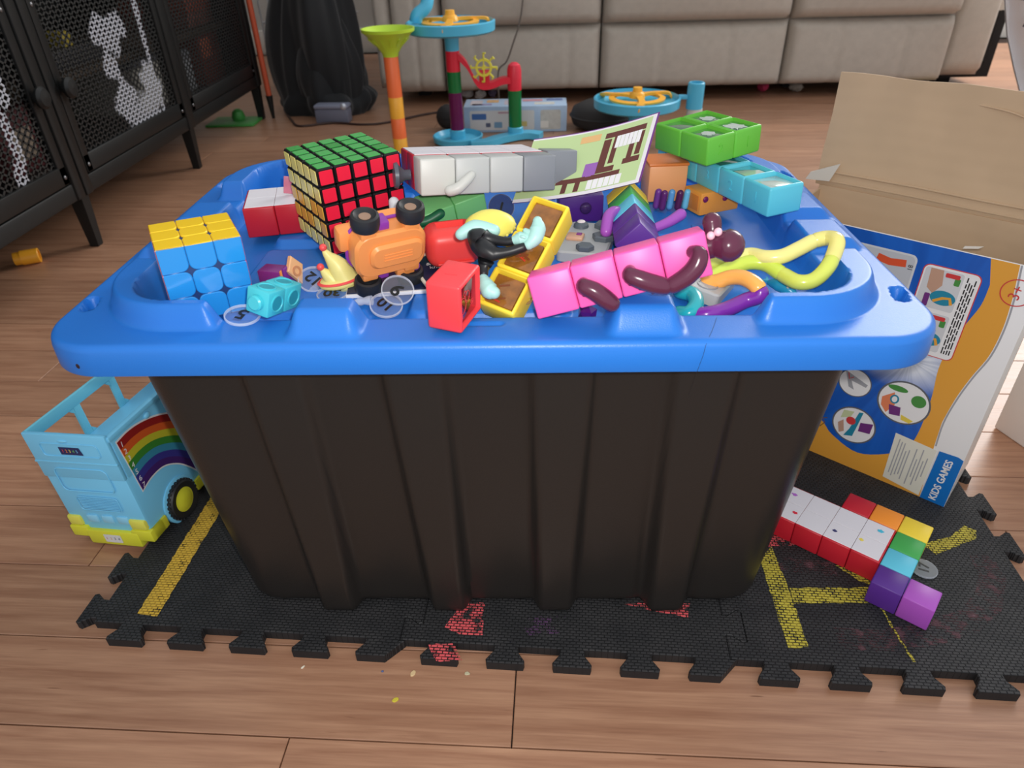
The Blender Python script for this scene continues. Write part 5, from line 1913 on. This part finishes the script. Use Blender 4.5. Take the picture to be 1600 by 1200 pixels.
ob = thing('toy_block', 'dark purple block under the folded card right of the yellow block', 'toy block', TR((0.0470, 0.0265, 0.2565), (0, 0, 3)))
MB().box(0, 0.0335, 0, 0.022, 0, 0.0205, 0.0012).build('cube', BM['purple'], ob)
MB().sphere(0.0045, TR((0.02, -0.001, 0.011), (0, 0, 0), (1, 0.6, 1))).build('knob', mat('clear_violet', (90, 60, 130), rough=0.05, trans=0.5), ob, smooth=80)
pb = thing('toy_pegs', 'cluster of plum and light blue pegs beneath the pale orange cube', 'toy piece', TR((0.140, 0.048, 0.2565)))
for k, (x, y, cc) in enumerate(((-0.012, 0, (98, 40, 110)), (-0.006, 0.002, (96, 160, 214)), (0.0, 0.0, (84, 30, 80)), (0.006, 0.002, (110, 190, 226)), (-0.016, 0.004, (120, 60, 150)))):
    MB().capsule([(x, y, 0.003), (x + 0.001, y, 0.014)], 0.0026).build('peg', plastic('peg_%d' % k, cc, rough=0.3), pb, smooth=80)

# --- folded picture card
BK = thing('picture_card', 'curved green picture card with a purple border behind the grey figure', 'card', TR((0, 0, 0)))
A_, B_, C_ = Vector((0.1205, 0.0510, 0.3302)), Vector((0.1040, 0.0125, 0.2915)), Vector((0.0125, 0.0080, 0.2790))
D_ = A_ + (C_ - B_) + Vector((0, 0, -0.004))


def card_pt(u, v, off=0.0):
    p = C_.lerp(B_, u).lerp(D_.lerp(A_, u), v)
    nrm = (B_ - C_).cross(D_ - C_).normalized()
    return p + nrm * (off - 0.0045 * math.sin(PI * u)) + Vector((0, 0, 0.0))


def card_sheet(u0, u1, v0, v1, o0, o1, n=16, m=4):
    V, Fc = [], []
    for o in (o0, o1):
        for j in range(m + 1):
            for i in range(n + 1):
                V.append(card_pt(u0 + (u1 - u0) * i / n, v0 + (v1 - v0) * j / m, o))
    W = n + 1
    k = W * (m + 1)
    for j in range(m):
        for i in range(n):
            f = (j * W + i, j * W + i + 1, (j + 1) * W + i + 1, (j + 1) * W + i)
            Fc.append(f[::-1])
            Fc.append(tuple(q + k for q in f))
    loop = list(range(W)) + [j * W + n for j in range(1, m + 1)] + [m * W + i for i in range(n - 1, -1, -1)] + [j * W for j in range(m - 1, 0, -1)]
    for i in range(len(loop)):
        a, b = loop[i], loop[(i + 1) % len(loop)]
        Fc.append((a, b, b + k, a + k))
    mb = MB()
    return mb.add(V, Fc)


card_sheet(0, 1, 0, 1, -0.0008, 0.0).build('sheet', mat('card_purple', (112, 52, 130), rough=0.4), BK, smooth=60)
card_sheet(0.0, 0.985, 0.0, 0.985, 0.0, 0.00015).build('white_edge', mat('card_white', (226, 222, 226), rough=0.4), BK, smooth=60)
card_sheet(0.0, 0.955, 0.05, 0.96, 0.00015, 0.0003).build('green_print', mat('card_green', (186, 208, 150), rough=0.4), BK, smooth=60)
CB = mat('card_brown', (98, 50, 42), rough=0.4)
for (u0, u1, v0, v1) in ((0.60, 0.66, 0.30, 0.78), (0.68, 0.72, 0.40, 0.84), (0.60, 0.92, 0.80, 0.88), (0.60, 0.74, 0.28, 0.36), (0.82, 0.86, 0.40, 0.72), (0.88, 0.92, 0.44, 0.78), (0.80, 0.93, 0.34, 0.42), (0.30, 0.80, 0.20, 0.27), (0.36, 0.40, 0.06, 0.22), (0.46, 0.50, 0.06, 0.22), (0.56, 0.60, 0.08, 0.22), (0.78, 0.80, 0.72, 0.86)):
    card_sheet(u0, u1, v0, v1, 0.0003, 0.00042, 6, 2).build('printed_frame', CB, BK, smooth=60)
CW = mat('card_print_white', (232, 230, 232), rough=0.4)
for k in range(6):
    card_sheet(0.70 + 0.033 * k, 0.73 + 0.033 * k, 0.62, 0.80, 0.00042, 0.0005, 2, 2).build('printed_square', CW, BK, smooth=60)
    card_sheet(0.56 + 0.045 * k, 0.60 + 0.045 * k, 0.06, 0.20, 0.00042, 0.0005, 2, 2).build('printed_square', CW, BK, smooth=60)
card_sheet(0.50, 0.60, 0.26, 0.46, 0.0003, 0.00045, 4, 3).build('printed_patch', mat('card_violet', (150, 96, 176), rough=0.3), BK, smooth=60)
card_sheet(0.40, 0.56, 0.80, 0.90, 0.0003, 0.00045, 4, 3).build('printed_patch', mat('card_tan', (222, 178, 120), rough=0.4), BK, smooth=60)

# --- toy car on its side
xl = Vector((0.023, 0.014, 0.0)).normalized()
ax_ = Vector((0.004, -0.0105, 0.04)).normalized()
CTm = frame((-0.0590, -0.0905, 0.2862), xl, ax_.cross(xl))
car = thing('toy_car', 'orange toy car tipped on its side showing its underside', 'toy car', CTm)
OC = plastic('car_orange', (240, 150, 80), rough=0.36)
PU = plastic('car_purple', (140, 58, 160), rough=0.3)
XZ = frame((0, 0, 0), (1, 0, 0), (0, 0, 1))      # prism outline in x,z; extrudes towards -y
chs = MB()
chs.prism(rrect(0.045, 0.031, 0.010, 7), -0.012, 0.004, 0.0018, T=XZ)
chs.prism(shift(rrect(0.034, 0.0165, 0.006, 6), 0.003, 0), 0.003, 0.0068, 0.0018, T=XZ)
for sx_ in (-1, 1):
    for sz_ in (-1, 1):
        chs.box(sx_ * 0.0135 - 0.005, sx_ * 0.0135 + 0.005, -0.0035, 0.006, sz_ * 0.0135 - 0.004, sz_ * 0.0135 + 0.004, 0.0014)
chs.box(0.004, 0.016, -0.002, 0.008, -0.021, -0.014, 0.0012)
chs.build('chassis', OC, car, smooth=40)
for k in range(3):
    ridge([(-0.006, 0.002 - 0.002 * k), (0.012, 0.002 - 0.002 * k)], 0.0003, 'chassis_mark', closed=False, par=car, m=OC, T=XZ @ TR((0, 0, 0.0068)))
bd = MB()
bd.prism(rrect(0.041, 0.029, 0.011, 7), -0.020, -0.010, 0.0, T=XZ)
bd.box(-0.028, -0.016, 0.008, 0.019, -0.002, 0.013, 0.003)
bd.build('bodywork', OC, car, smooth=40)
MB().tube([(x, 0.0095, z) for x, z in rrect(0.0465, 0.0325, 0.0115, 7)], 0.0011, 8, closed=True).build('trim', PU, car, smooth=80)
for x, z in ((-0.004, -0.0175), (0.017, -0.019), (-0.003, 0.0175), (0.018, 0.0185)):
    MB().box(x - 0.0035, x + 0.0035, -0.0005, 0.010, z - 0.003, z + 0.003, 0.0012).build('clip', PU, car)
for sx_ in (-1, 1):
    for sz_ in (-1, 1):
        w = MB().lathe([(0.0032, -0.0042), (0.0066, -0.0048), (0.0080, -0.0042), (0.0085, -0.002), (0.0085, 0.002), (0.0080, 0.0042), (0.0066, 0.0048), (0.0048, 0.0034), (0.0032, 0.0030)], 32, TR((sx_ * 0.0140, 0.001, sz_ * 0.0232)), closed=True)
        for k in range(5):
            w.box(0.001, 0.0066, -0.0007, 0.0007, -0.002, 0.002, 0.0002, 1, TR((sx_ * 0.0140, 0.001, sz_ * 0.0232), (0, 0, 72 * k)))
        wo = w.build('wheel', TYRE, car, smooth=50)
        MB().lathe([(0, -0.004), (0.0035, -0.004), (0.0035, 0.0034), (0, 0.0034)], 16, TR((sx_ * 0.0140, 0.001, sz_ * 0.0232))).build('hub', plastic('hub_tan', (150, 120, 100), rough=0.5) if sz_ > 0 else TYRE, wo)
    MB().tube([(sx_ * 0.0140, 0.001, -0.021), (sx_ * 0.0140, 0.001, 0.021)], 0.0008, 8).build('axle', mat('axle_steel', (160, 160, 164), rough=0.3, metal=0.9), car)

# --- yellow two-peaked hat
ht = thing('toy_hat', 'pale yellow two-pointed toy hat with red bobbles left of the car', 'toy hat', TR((-0.0950, -0.0790, 0.2575), (0, 0, 14), 1.14))
HY_ = plastic('hat_yellow', (238, 226, 140), rough=0.4)
HR_ = plastic('hat_red', (240, 84, 84), rough=0.35)
MB().lathe([(0, 0), (0.0085, 0.0), (0.0105, 0.0015), (0.0105, 0.003), (0.009, 0.005), (0, 0.006)], 28, TR((0, 0, 0.0005), (0, -6, 0), (1.15, 0.8, 1))).build('brim', HY_, ht, smooth=60)
MB().lathe([(0.0100, 0.0027), (0.0112, 0.0036), (0.0100, 0.0046)], 28, TR((0, 0, 0.0005), (0, -6, 0), (1.15, 0.8, 1)), closed=True).build('band', HR_, ht, smooth=60)
MB().capsule([(0.002, 0, 0.004), (-0.0005, 0, 0.012), (-0.0045, 0.0, 0.0185), (-0.0062, 0, 0.022)], [0.0080, 0.0058, 0.0026, 0.0012]).build('peak', HY_, ht, smooth=80)
MB().capsule([(-0.004, -0.001, 0.004), (-0.0068, -0.001, 0.008), (-0.0092, -0.001, 0.0115)], [0.0052, 0.0034, 0.0012]).build('peak', HY_, ht, smooth=80)
for p in ((-0.0064, 0, 0.0234), (-0.0096, -0.001, 0.0128)):
    MB().sphere(0.0021, TR(p), n=12, m=8).build('bobble', HR_, ht, smooth=80)

# --- booklet under the car
bk2 = thing('booklet', 'navy booklet with white pages lying flat under the orange car', 'booklet', TR((-0.0620, -0.0680, 0.2562), (0, 0, 7)))
MB().box(-0.030, 0.040, -0.024, 0.045, 0.0, 0.0022, 0.0002).build('pages', PW_, bk2)
MB().box(-0.0295, 0.0395, -0.0225, 0.0445, 0.0022, 0.0030, 0.0002).build('cover', mat('cover_navy', (24, 34, 66), rough=0.35), bk2)
lettering('cover_lettering', '& you', 0.0055, PW_, bk2, TR((0.026, 0.014, 0.0031), (0, 0, 5)), ext=0.00004)
lettering('cover_lettering', 'know', 0.0055, PW_, bk2, TR((0.028, 0.0085, 0.0031), (0, 0, 5)), ext=0.00004)
cd_ = MB().tube(smooth_path([(-0.036, -0.040, 0.2625), (-0.044, -0.043, 0.2630), (-0.049, -0.050, 0.2630), (-0.049, -0.062, 0.2630), (-0.0445, -0.077, 0.2625), (-0.038, -0.089, 0.2600)], 8), 0.0012, 8).build('cream_cord', mat('cord_cream', (214, 204, 186), rough=0.6), smooth=80)
tag(cd_, 'loop of cream cord on the navy booklet beside the red shell', 'cord')

# --- red shell, yellow dome
rs_ = thing('toy_shell', 'rounded red plastic toy shell with a square opening behind the red window block', 'toy piece', TR((-0.0265, -0.0480, 0.2595), (0, 0, 16)))
RS = plastic('shell_red', (238, 70, 66), rough=0.36)
bm = bmesh.new()
bmesh.ops.create_cube(bm, size=1.0)
bmesh.ops.scale(bm, vec=(0.036, 0.028, 0.026), verts=bm.verts)
bmesh.ops.bevel(bm, geom=list(bm.edges), offset=0.0085, segments=5, profile=0.5, affect='EDGES')
topf = max((f for f in bm.faces if f.normal.z > 0.95), key=lambda f: f.calc_area())
bmesh.ops.inset_individual(bm, faces=[topf], thickness=0.0012)
for v in topf.verts:
    v.co.z -= 0.007
me = bpy.data.meshes.new('shell_body')
bm.to_mesh(me)
bm.free()
me.materials.append(RS)
me.polygons.foreach_set('use_smooth', [True] * len(me.polygons))
me.set_sharp_from_angle(angle=math.radians(40))
obj('shell_body', me, rs_, TR((0, 0, 0.013)))
MB().box(-0.012, 0.012, -0.0008, 0.0008, 0.004, 0.0055, 0.0004).build('moulding', RS, rs_, TR((0, -0.0142, 0)))
ym = thing('toy_dome', 'pale yellow scalloped oval dome lying above the red shell', 'toy piece', TR((0.0010, -0.0700, 0.2935), (24, 0, 4), 1.14))
YD = plastic('dome_yellow', (246, 234, 110), rough=0.4)
dm = MB().lathe([(0, 0.0062), (0.005, 0.0058), (0.010, 0.0040), (0.0135, 0.0008), (0.0140, -0.001), (0.013, -0.002), (0, -0.002)], 40, TR((0, 0, 0), (0, 0, 0), (1, 0.72, 1)))
dm.build('dome_shell', YD, ym, smooth=60)
for k in range(12):
    a = -PI + PI * k / 11
    MB().sphere(0.0011, TR((0.0132 * math.cos(a), 0.0095 * math.sin(a), -0.0012)), n=8, m=6).build('scallop', YD, ym, smooth=80)

# --- small doll in black, seen from behind
fig = thing('toy_doll', 'small bendy doll in a black suit with mint hands and feet lying face down', 'toy figure', TR((0, 0, 0.0035)))
SUIT = plastic('doll_suit', (26, 27, 30), rough=0.4)
MINT = plastic('doll_mint', (168, 214, 206), rough=0.42)


def skin_body(name, verts, edges, radii, m, parent, root=0):
    me = bpy.data.meshes.new(name)
    me.from_pydata(verts, edges, [])
    o = bpy.data.objects.new(name, me)
    COL.objects.link(o)
    md = o.modifiers.new('skin', 'SKIN')
    sv = me.skin_vertices[0].data if me.skin_vertices else None
    if sv is None:
        bm = bmesh.new()
        bm.from_mesh(me)
        bm.verts.layers.skin.verify()
        bm.to_mesh(me)
        bm.free()
        sv = me.skin_vertices[0].data
    for i, r in enumerate(radii):
        sv[i].radius = (r, r)
        sv[i].use_root = (i == root)
    sb = o.modifiers.new('sub', 'SUBSURF')
    sb.levels = sb.render_levels = 2
    dg = bpy.context.evaluated_depsgraph_get()
    out = bpy.data.meshes.new_from_object(o.evaluated_get(dg))
    bpy.data.objects.remove(o)
    out.materials.clear()
    for mm in (m if isinstance(m, (list, tuple)) else [m]):
        out.materials.append(mm)
    out.polygons.foreach_set('use_smooth', [True] * len(out.polygons))
    return obj(name, out, parent)


J = [(0.0015, -0.1134, 0.2893), (-0.003, -0.1085, 0.2922), (-0.0072, -0.1030, 0.2958),            # hip, waist, chest
     (0.0051, -0.1068, 0.2945), (0.0129, -0.1100, 0.2945), (0.0182, -0.1105, 0.2960),             # shoulder, elbow, wrist
     (0.0070, -0.1150, 0.2895), (0.0154, -0.1153, 0.2912), (0.0245, -0.1140, 0.2940),             # hip1, knee1, ankle1
     (0.0005, -0.1165, 0.2868), (-0.0004, -0.1205, 0.2838), (-0.0005, -0.1252, 0.2802),           # hip2, knee2, ankle2
     (-0.0090, -0.1000, 0.2985)]
E_ = [(0, 1), (1, 2), (2, 3), (3, 4), (4, 5), (0, 6), (6, 7), (7, 8), (0, 9), (9, 10), (10, 11), (2, 12)]
Rr = [0.0056, 0.0060, 0.0064, 0.0034, 0.0028, 0.0026, 0.0036, 0.0030, 0.0029, 0.0036, 0.0030, 0.0027, 0.0042]
skin_body('body', J, E_, Rr, SUIT, fig)
hand = MB()
hand.capsule([(0.0175, -0.1105, 0.2960), (0.0205, -0.1106, 0.2968), (0.0232, -0.1112, 0.2972)], [0.0028, 0.0040, 0.0030])
for k in range(4):
    d = 0.0011 * (k - 1.5)
    hand.capsule([(0.0225, -0.1112 + d * 0.4, 0.2972 + d), (0.0250 + 0.0004 * (1.5 - abs(k - 1.5)), -0.1118 + d * 0.5, 0.2972 + d), (0.0262, -0.1122 + d * 0.6, 0.2960 + d)], 0.0009, n=8, sub=3)
hand.capsule([(0.0198, -0.1125, 0.2985), (0.0215, -0.1140, 0.2992), (0.0228, -0.1142, 0.2988)], 0.0009, n=8, sub=3)
hand.build('hand', MINT, fig, smooth=80)
f1 = MB().capsule([(0.0250, -0.1138, 0.2945), (0.0285, -0.1115, 0.2975), (0.0302, -0.1080, 0.3015), (0.0300, -0.1060, 0.3050)], [0.0030, 0.0044, 0.0046, 0.0028], n=14)
f1.capsule([(0.0268, -0.1105, 0.2985), (0.0232, -0.1085, 0.3005)], [0.0032, 0.0016], n=10)
f1.build('foot', MINT, fig, smooth=80)
MB().capsule([(-0.0004, -0.1262, 0.2795), (0.0010, -0.1292, 0.2775), (0.0032, -0.1325, 0.2755), (0.0055, -0.1340, 0.2750)], [0.0030, 0.0044, 0.0050, 0.0036], n=14).build('foot', MINT, fig, smooth=80)
MB().capsule([(-0.0140, -0.1010, 0.2960), (-0.0060, -0.0985, 0.2990), (0.0050, -0.1000, 0.2975)], [0.0034, 0.0046, 0.0036], n=14).build('collar', MINT, fig, smooth=80)

# --- blue linking cubes
lk = thing('linking_cubes', 'two turquoise linking cubes joined in the notch of the lid edge', 'linking cubes', TR((-0.1203, -0.1440, 0.2690), (-13.1, 10.4, -21.7)))
ul = 0.0148
LC = plastic('link_turquoise', (70, 192, 206), rough=0.3)
LD = plastic('link_turquoise_shade', (44, 150, 168), rough=0.4)
for j in (0, 1):
    c = MB().box(-ul, 0, j * ul + 0.0001, (j + 1) * ul - 0.0001, 0, ul, 0.0010).build('cube', LC, lk)
    for T_ in (TR((-ul / 2, (j + .5) * ul, ul)), frame((0, (j + .5) * ul, ul / 2), (0, 1, 0), (0, 0, 1))):
        MB().lathe([(0.0042, 0), (0.0052, 0), (0.0052, 0.0006), (0.0046, 0.0007), (0.0042, 0.0002)], 28, T_, closed=True).build('socket_ring', LC, c)
        MB().lathe([(0, 0), (0.0043, 0), (0.0043, 0.0001), (0, 0.0001)], 28, T_).build('socket', LD, c)  # flat darker disc, painting the shade of a hollow that is not sunk
MB().lathe([(0, 0), (0.0045, 0), (0.0045, 0.0022), (0.0036, 0.003), (0, 0.003)], 28, frame((-ul / 2, 0, ul / 2), (1, 0, 0), (0, 0, 1))).build('peg', LC, lk)

# --- purple toy with a tan kite-shaped plate
pt = thing('toy_gadget', 'small purple and orange toy block with a tan kite-shaped plate', 'toy piece', TR((-0.1400, -0.0720, 0.2563), (0, 0, -12)))
MB().box(-0.008, 0.008, -0.006, 0.006, 0.0, 0.011, 0.001).build('purple_block', plastic('gadget_purple', (130, 50, 130), rough=0.3), pt)
MB().box(0.008, 0.011, -0.0065, 0.0065, 0.0, 0.012, 0.0008).build('orange_band', plastic('gadget_orange', (244, 160, 80), rough=0.35), pt)
MB().box(0.011, 0.0135, -0.008, 0.008, 0.0, 0.0145, 0.0008).build('violet_flange', plastic('gadget_violet', (120, 50, 140), rough=0.3), pt)
kt = MB().prism([(0, -0.009), (0.0075, 0.001), (0.002, 0.010), (-0.006, 0.003)], 0, 0.003, 0.0006).build('kite_plate', plastic('gadget_tan', (232, 180, 130), rough=0.4), pt, frame((0.0145, 0, 0.0095), (0.2, 0.95, 0.1), (-0.3, 0, 1)))
MB().lathe([(0.002, 0.003), (0.0034, 0.003), (0.0034, 0.0036), (0.002, 0.0036)], 20, closed=True).build('ring_mark', plastic('gadget_tan_dark', (200, 140, 100), rough=0.4), kt)

# --- clear tokens among the toys
token('5', 'clear round token numbered 5 against the turquoise linking cubes', TR((-0.1372, -0.1365, 0.2668), (6, 8, 0)), rot=170)
token('12', 'clear round token numbered 12 next to the tan plate', TR((-0.1135, -0.0760, 0.2600), (28, 12, 0)), rot=150, stem=TR((0.002, -0.008, 0), (70, 0, 0)), size=0.0105)
token('30', 'clear round token numbered 30 lying flat below the yellow hat', TR((-0.0985, -0.0900, 0.2563), (3, 0, 0)), rot=184, size=0.0112)
token('9', 'clear round token numbered 9 leaning on the front wheel of the car', TR((-0.0545, -0.1030, 0.2650), (38, 10, 10)), rot=130)
token('10', 'clear round token numbered 10 with a pointed stem before the car', TR((-0.0610, -0.1100, 0.2585), (20, 10, 0)), rot=150, stem=TR((-0.009, 0.002, 0.001), (0, 70, 0)), size=0.0105)
token('1', 'dark clear token numbered 1 upright behind the green cubes', TR((0.0035, 0.0300, 0.2680), (58, 0, 10)), rot=160, m=mat('navy_acrylic', (70, 78, 124), rough=0.05, alpha=0.6), size=0.0115)
token('4', 'clear round token numbered 4 under the purple tangle segment', TR((0.1340, -0.1130, 0.2512), (3, 0, 0)), rot=20)

# --- tangle loop
tg = thing('tangle_toy', 'twisty tangle loop of yellow, lime, orange, purple and teal segments', 'tangle toy', TR((0, 0, 0)))
loop_pts = [(0.115, -0.100, 0.262), (0.1215, -0.108, 0.2625), (0.1215, -0.1185, 0.2615), (0.1165, -0.1245, 0.2590),
            (0.112, -0.1190, 0.2560), (0.117, -0.1215, 0.2565), (0.1270, -0.1265, 0.2595), (0.1390, -0.1215, 0.2600), (0.1500, -0.1165, 0.2625), (0.1575, -0.1180, 0.2670),
            (0.1550, -0.1140, 0.2715), (0.1500, -0.1060, 0.2720), (0.1440, -0.1010, 0.2700), (0.1370, -0.0980, 0.2660), (0.1320, -0.0940, 0.2640),
            (0.1430, -0.0850, 0.2660), (0.1530, -0.0810, 0.2680), (0.1610, -0.0800, 0.2700), (0.1700, -0.0830, 0.2700), (0.1770, -0.0930, 0.2680), (0.1830, -0.1040, 0.2680), (0.1910, -0.1060, 0.2700), (0.1985, -0.1030, 0.2765),
            (0.2045, -0.0945, 0.2825), (0.2065, -0.0890, 0.2870), (0.2040, -0.0820, 0.2860), (0.1970, -0.0810, 0.2840), (0.1880, -0.0830, 0.2800), (0.1780, -0.0850, 0.2760), (0.1690, -0.0820, 0.2740), (0.1620, -0.0730, 0.2720), (0.1510, -0.0760, 0.2700), (0.138, -0.076, 0.266), (0.124, -0.086, 0.263)]
LP = smooth_path(loop_pts, 8, closed=True)
segs = [('teal', (34, 168, 176), 0, 4), ('purple', (122, 44, 156), 4, 9.5), ('orange', (250, 176, 86), 9.5, 14), ('lime', (206, 228, 84), 14, 19), ('chartreuse', (214, 224, 96), 19, 22.5), ('pale_yellow', (236, 226, 132), 22.5, 26), ('butter', (238, 230, 142), 26, 31), ('moss', (190, 200, 90), 31, 34)]
TRD = 0.0046
for nm, cc, a, b in segs:
    pts = LP[int(a * 8):int(b * 8) + 1]
    if len(pts) < 3:
        continue
    if b == 34:
        pts = pts + [LP[0]]
    n_ = len(pts)
    rr = [TRD * (0.93 if i in (0, n_ - 1) else 1.0) for i in range(n_)]
    MB().tube(pts, rr, 14).build('segment', plastic('tangle_' + nm, cc, rough=0.22, coat=0.3), tg, smooth=60)

# --- grey gadgets
g1 = thing('grey_gadget', 'light grey toy plate with dark grey hexagon pads right of the yellow block', 'toy piece', TR((0.0655, -0.0200, 0.2563), (0, 0, -14)))
LG = plastic('gadget_grey', (170, 172, 172), rough=0.4)
DGp = plastic('gadget_dark', (88, 96, 104), rough=0.4)
MB().prism(rrect(0.034, 0.056, 0.004, 3), 0, 0.0075, 0.0012).build('plate', LG, g1)
for x, y, a, s in ((0.009, 0.020, 20, 1.0), (0.011, -0.002, -10, 1.0), (0.002, -0.022, 0, 0.8)):
    MB().prism([(s * 0.0078 * math.cos(k * PI / 3), s * 0.0068 * math.sin(k * PI / 3)) for k in range(6)], 0, 0.004, 0.0008).build('pad', DGp, g1, TR((x, y, 0.0072), (0, 0, a)))
MB().lathe([(0, 0.004), (0.003, 0.004), (0.0052, 0.002), (0.0056, 0), (0, 0)], 20).build('eye_ring', DGp, g1, TR((-0.008, 0.018, 0.0074)))
MB().sphere(0.0034, TR((-0.008, 0.018, 0.0105), (0, 0, 0), (1, 1, 0.6)), n=14, m=8).build('white_button', plastic('button_white', (226, 214, 214), rough=0.3), g1, smooth=80)
MB().box(-0.006, 0.006, -0.005, 0.005, 0, 0.003, 0.0012).build('tan_block', plastic('gadget_skin', (206, 160, 130), rough=0.4), g1, TR((-0.008, -0.004, 0.0072)))
MB().box(-0.0018, 0.0018, -0.0018, 0.0018, 0, 0.0006, 0.0002).build('purple_square', plastic('gadget_purple', (130, 50, 130)), g1, TR((-0.0055, -0.003, 0.0102)))
g2 = thing('grey_gadget', 'light grey toy pad with a triangle button under the pink figure', 'toy piece', TR((0.1345, -0.0930, 0.2610), (-4, 8, -32)))
MB().prism(rrect(0.023, 0.036, 0.003, 3), -0.004, 0.004, 0.001).build('plate', LG, g2)
for y in (0.009, -0.009):
    MB().lathe([(0.0055, 0.004), (0.0062, 0.004), (0.0062, 0.0046), (0.0055, 0.0046)], 28, TR((0.001, y, 0)), closed=True).build('button_ring', plastic('gadget_grey_mid', (140, 142, 146), rough=0.4), g2)
MB().prism([(-0.0022, -0.002), (0.0022, -0.002), (0, 0.0024)], 0.0041, 0.0045).build('triangle_mark', DGp, g2, TR((0.001, 0.009, 0), (0, 0, 25)))
# --- small odds and ends
bc = thing('blue_clip', 'small bent blue plastic clip right of the rainbow bar', 'toy piece', TR((0.1515, 0.0005, 0.2563), (0, 0, -5)))
BL = plastic('clip_blue', (36, 110, 200), rough=0.3)
MB().box(-0.009, 0.007, -0.006, 0.006, 0.004, 0.006, 0.0005).build('clip_plate', BL, bc, TR((0, 0, 0), (0, -6, 0)))
MB().box(0.005, 0.007, -0.006, 0.006, 0.0, 0.006, 0.0005).build('clip_leg', BL, bc)
MB().box(-0.009, -0.007, -0.006, 0.006, 0.0, 0.005, 0.0005).build('clip_leg', BL, bc)
o = MB().box(-0.016, 0.014, -0.004, 0.004, 0, 0.010, 0.001).build('red_strip', plastic('strip_red', (230, 70, 60), rough=0.35), None, TR((0.086, -0.0785, 0.2563), (0, 0, 5)))
tag(o, 'short red plastic bar behind the pink figure', 'toy piece')
vs, fs = [], []
bm = bmesh.new()
bmesh.ops.create_icosphere(bm, subdivisions=1, radius=0.0062)
me = bpy.data.meshes.new('purple_gem')
bm.to_mesh(me)
bm.free()
me.materials.append(mat('gem_purple', (92, 30, 130), rough=0.05, trans=0.4))
tag(obj('purple_gem', me, None, TR((0.0590, -0.1180, 0.2562))), 'faceted purple gem under the front edge of the pink figure', 'gem')
o = MB().sphere(0.0052, TR((0, 0, 0)), n=20, m=12).build('marble', mat('marble_green', (170, 190, 120), rough=0.08, var=0.5, vscale=180), None, TR((0.1470, -0.0580, 0.2615)), smooth=80)
tag(o, 'pale green swirled marble behind the plum foot', 'marble')
td = thing('toy_fish', 'small teal toy fish in the lid hollow below the lime tangle segment', 'toy fish', TR((0.1810, -0.0860, 0.2545), (0, 0, -55)))
TL = plastic('fish_teal', (40, 150, 190), rough=0.25)
MB().capsule([(-0.009, 0, 0.001), (-0.002, 0, 0.0022), (0.006, 0, 0.0015), (0.010, 0, 0.0008)], [0.0018, 0.0042, 0.0036, 0.0016], n=14).build('fish_body', TL, td, smooth=80)
MB().prism([(0, 0), (-0.006, 0.005), (-0.004, 0), (-0.006, -0.005)], 0, 0.0012, 0.0003).build('tail', TL, td, TR((-0.009, 0, 0.001)))
MB().sphere(0.0011, TR((0.006, -0.002, 0.0044)), n=8, m=6).build('eye', plastic('fish_eye', (230, 226, 190)), td)
o = MB().tube(smooth_path([(0.012, -0.1185, 0.2655), (0.018, -0.1230, 0.2655), (0.025, -0.1225, 0.2662), (0.026, -0.1180, 0.2668)], 6), [0.0012] * 19, 8, flat=0.6).build('clear_hook', mat('amber_clear', (196, 170, 120), rough=0.08, trans=0.7), smooth=80)
tag(o, 'translucent amber hook beside the lower end of the yellow block', 'toy piece')
o = MB().tube(smooth_path([(0.1285, -0.1390, 0.2640), (0.1235, -0.1520, 0.2640), (0.1185, -0.1625, 0.2625), (0.1165, -0.1660, 0.2560), (0.1145, -0.1665, 0.2460), (0.1120, -0.1660, 0.2300)], 8), 0.0001, 5).build('hair_strand', mat('hair_dark', (30, 26, 28), rough=0.5), smooth=80)
tag(o, 'single dark hair draped over the lid front edge', 'hair')
print('objects', len(bpy.data.objects))
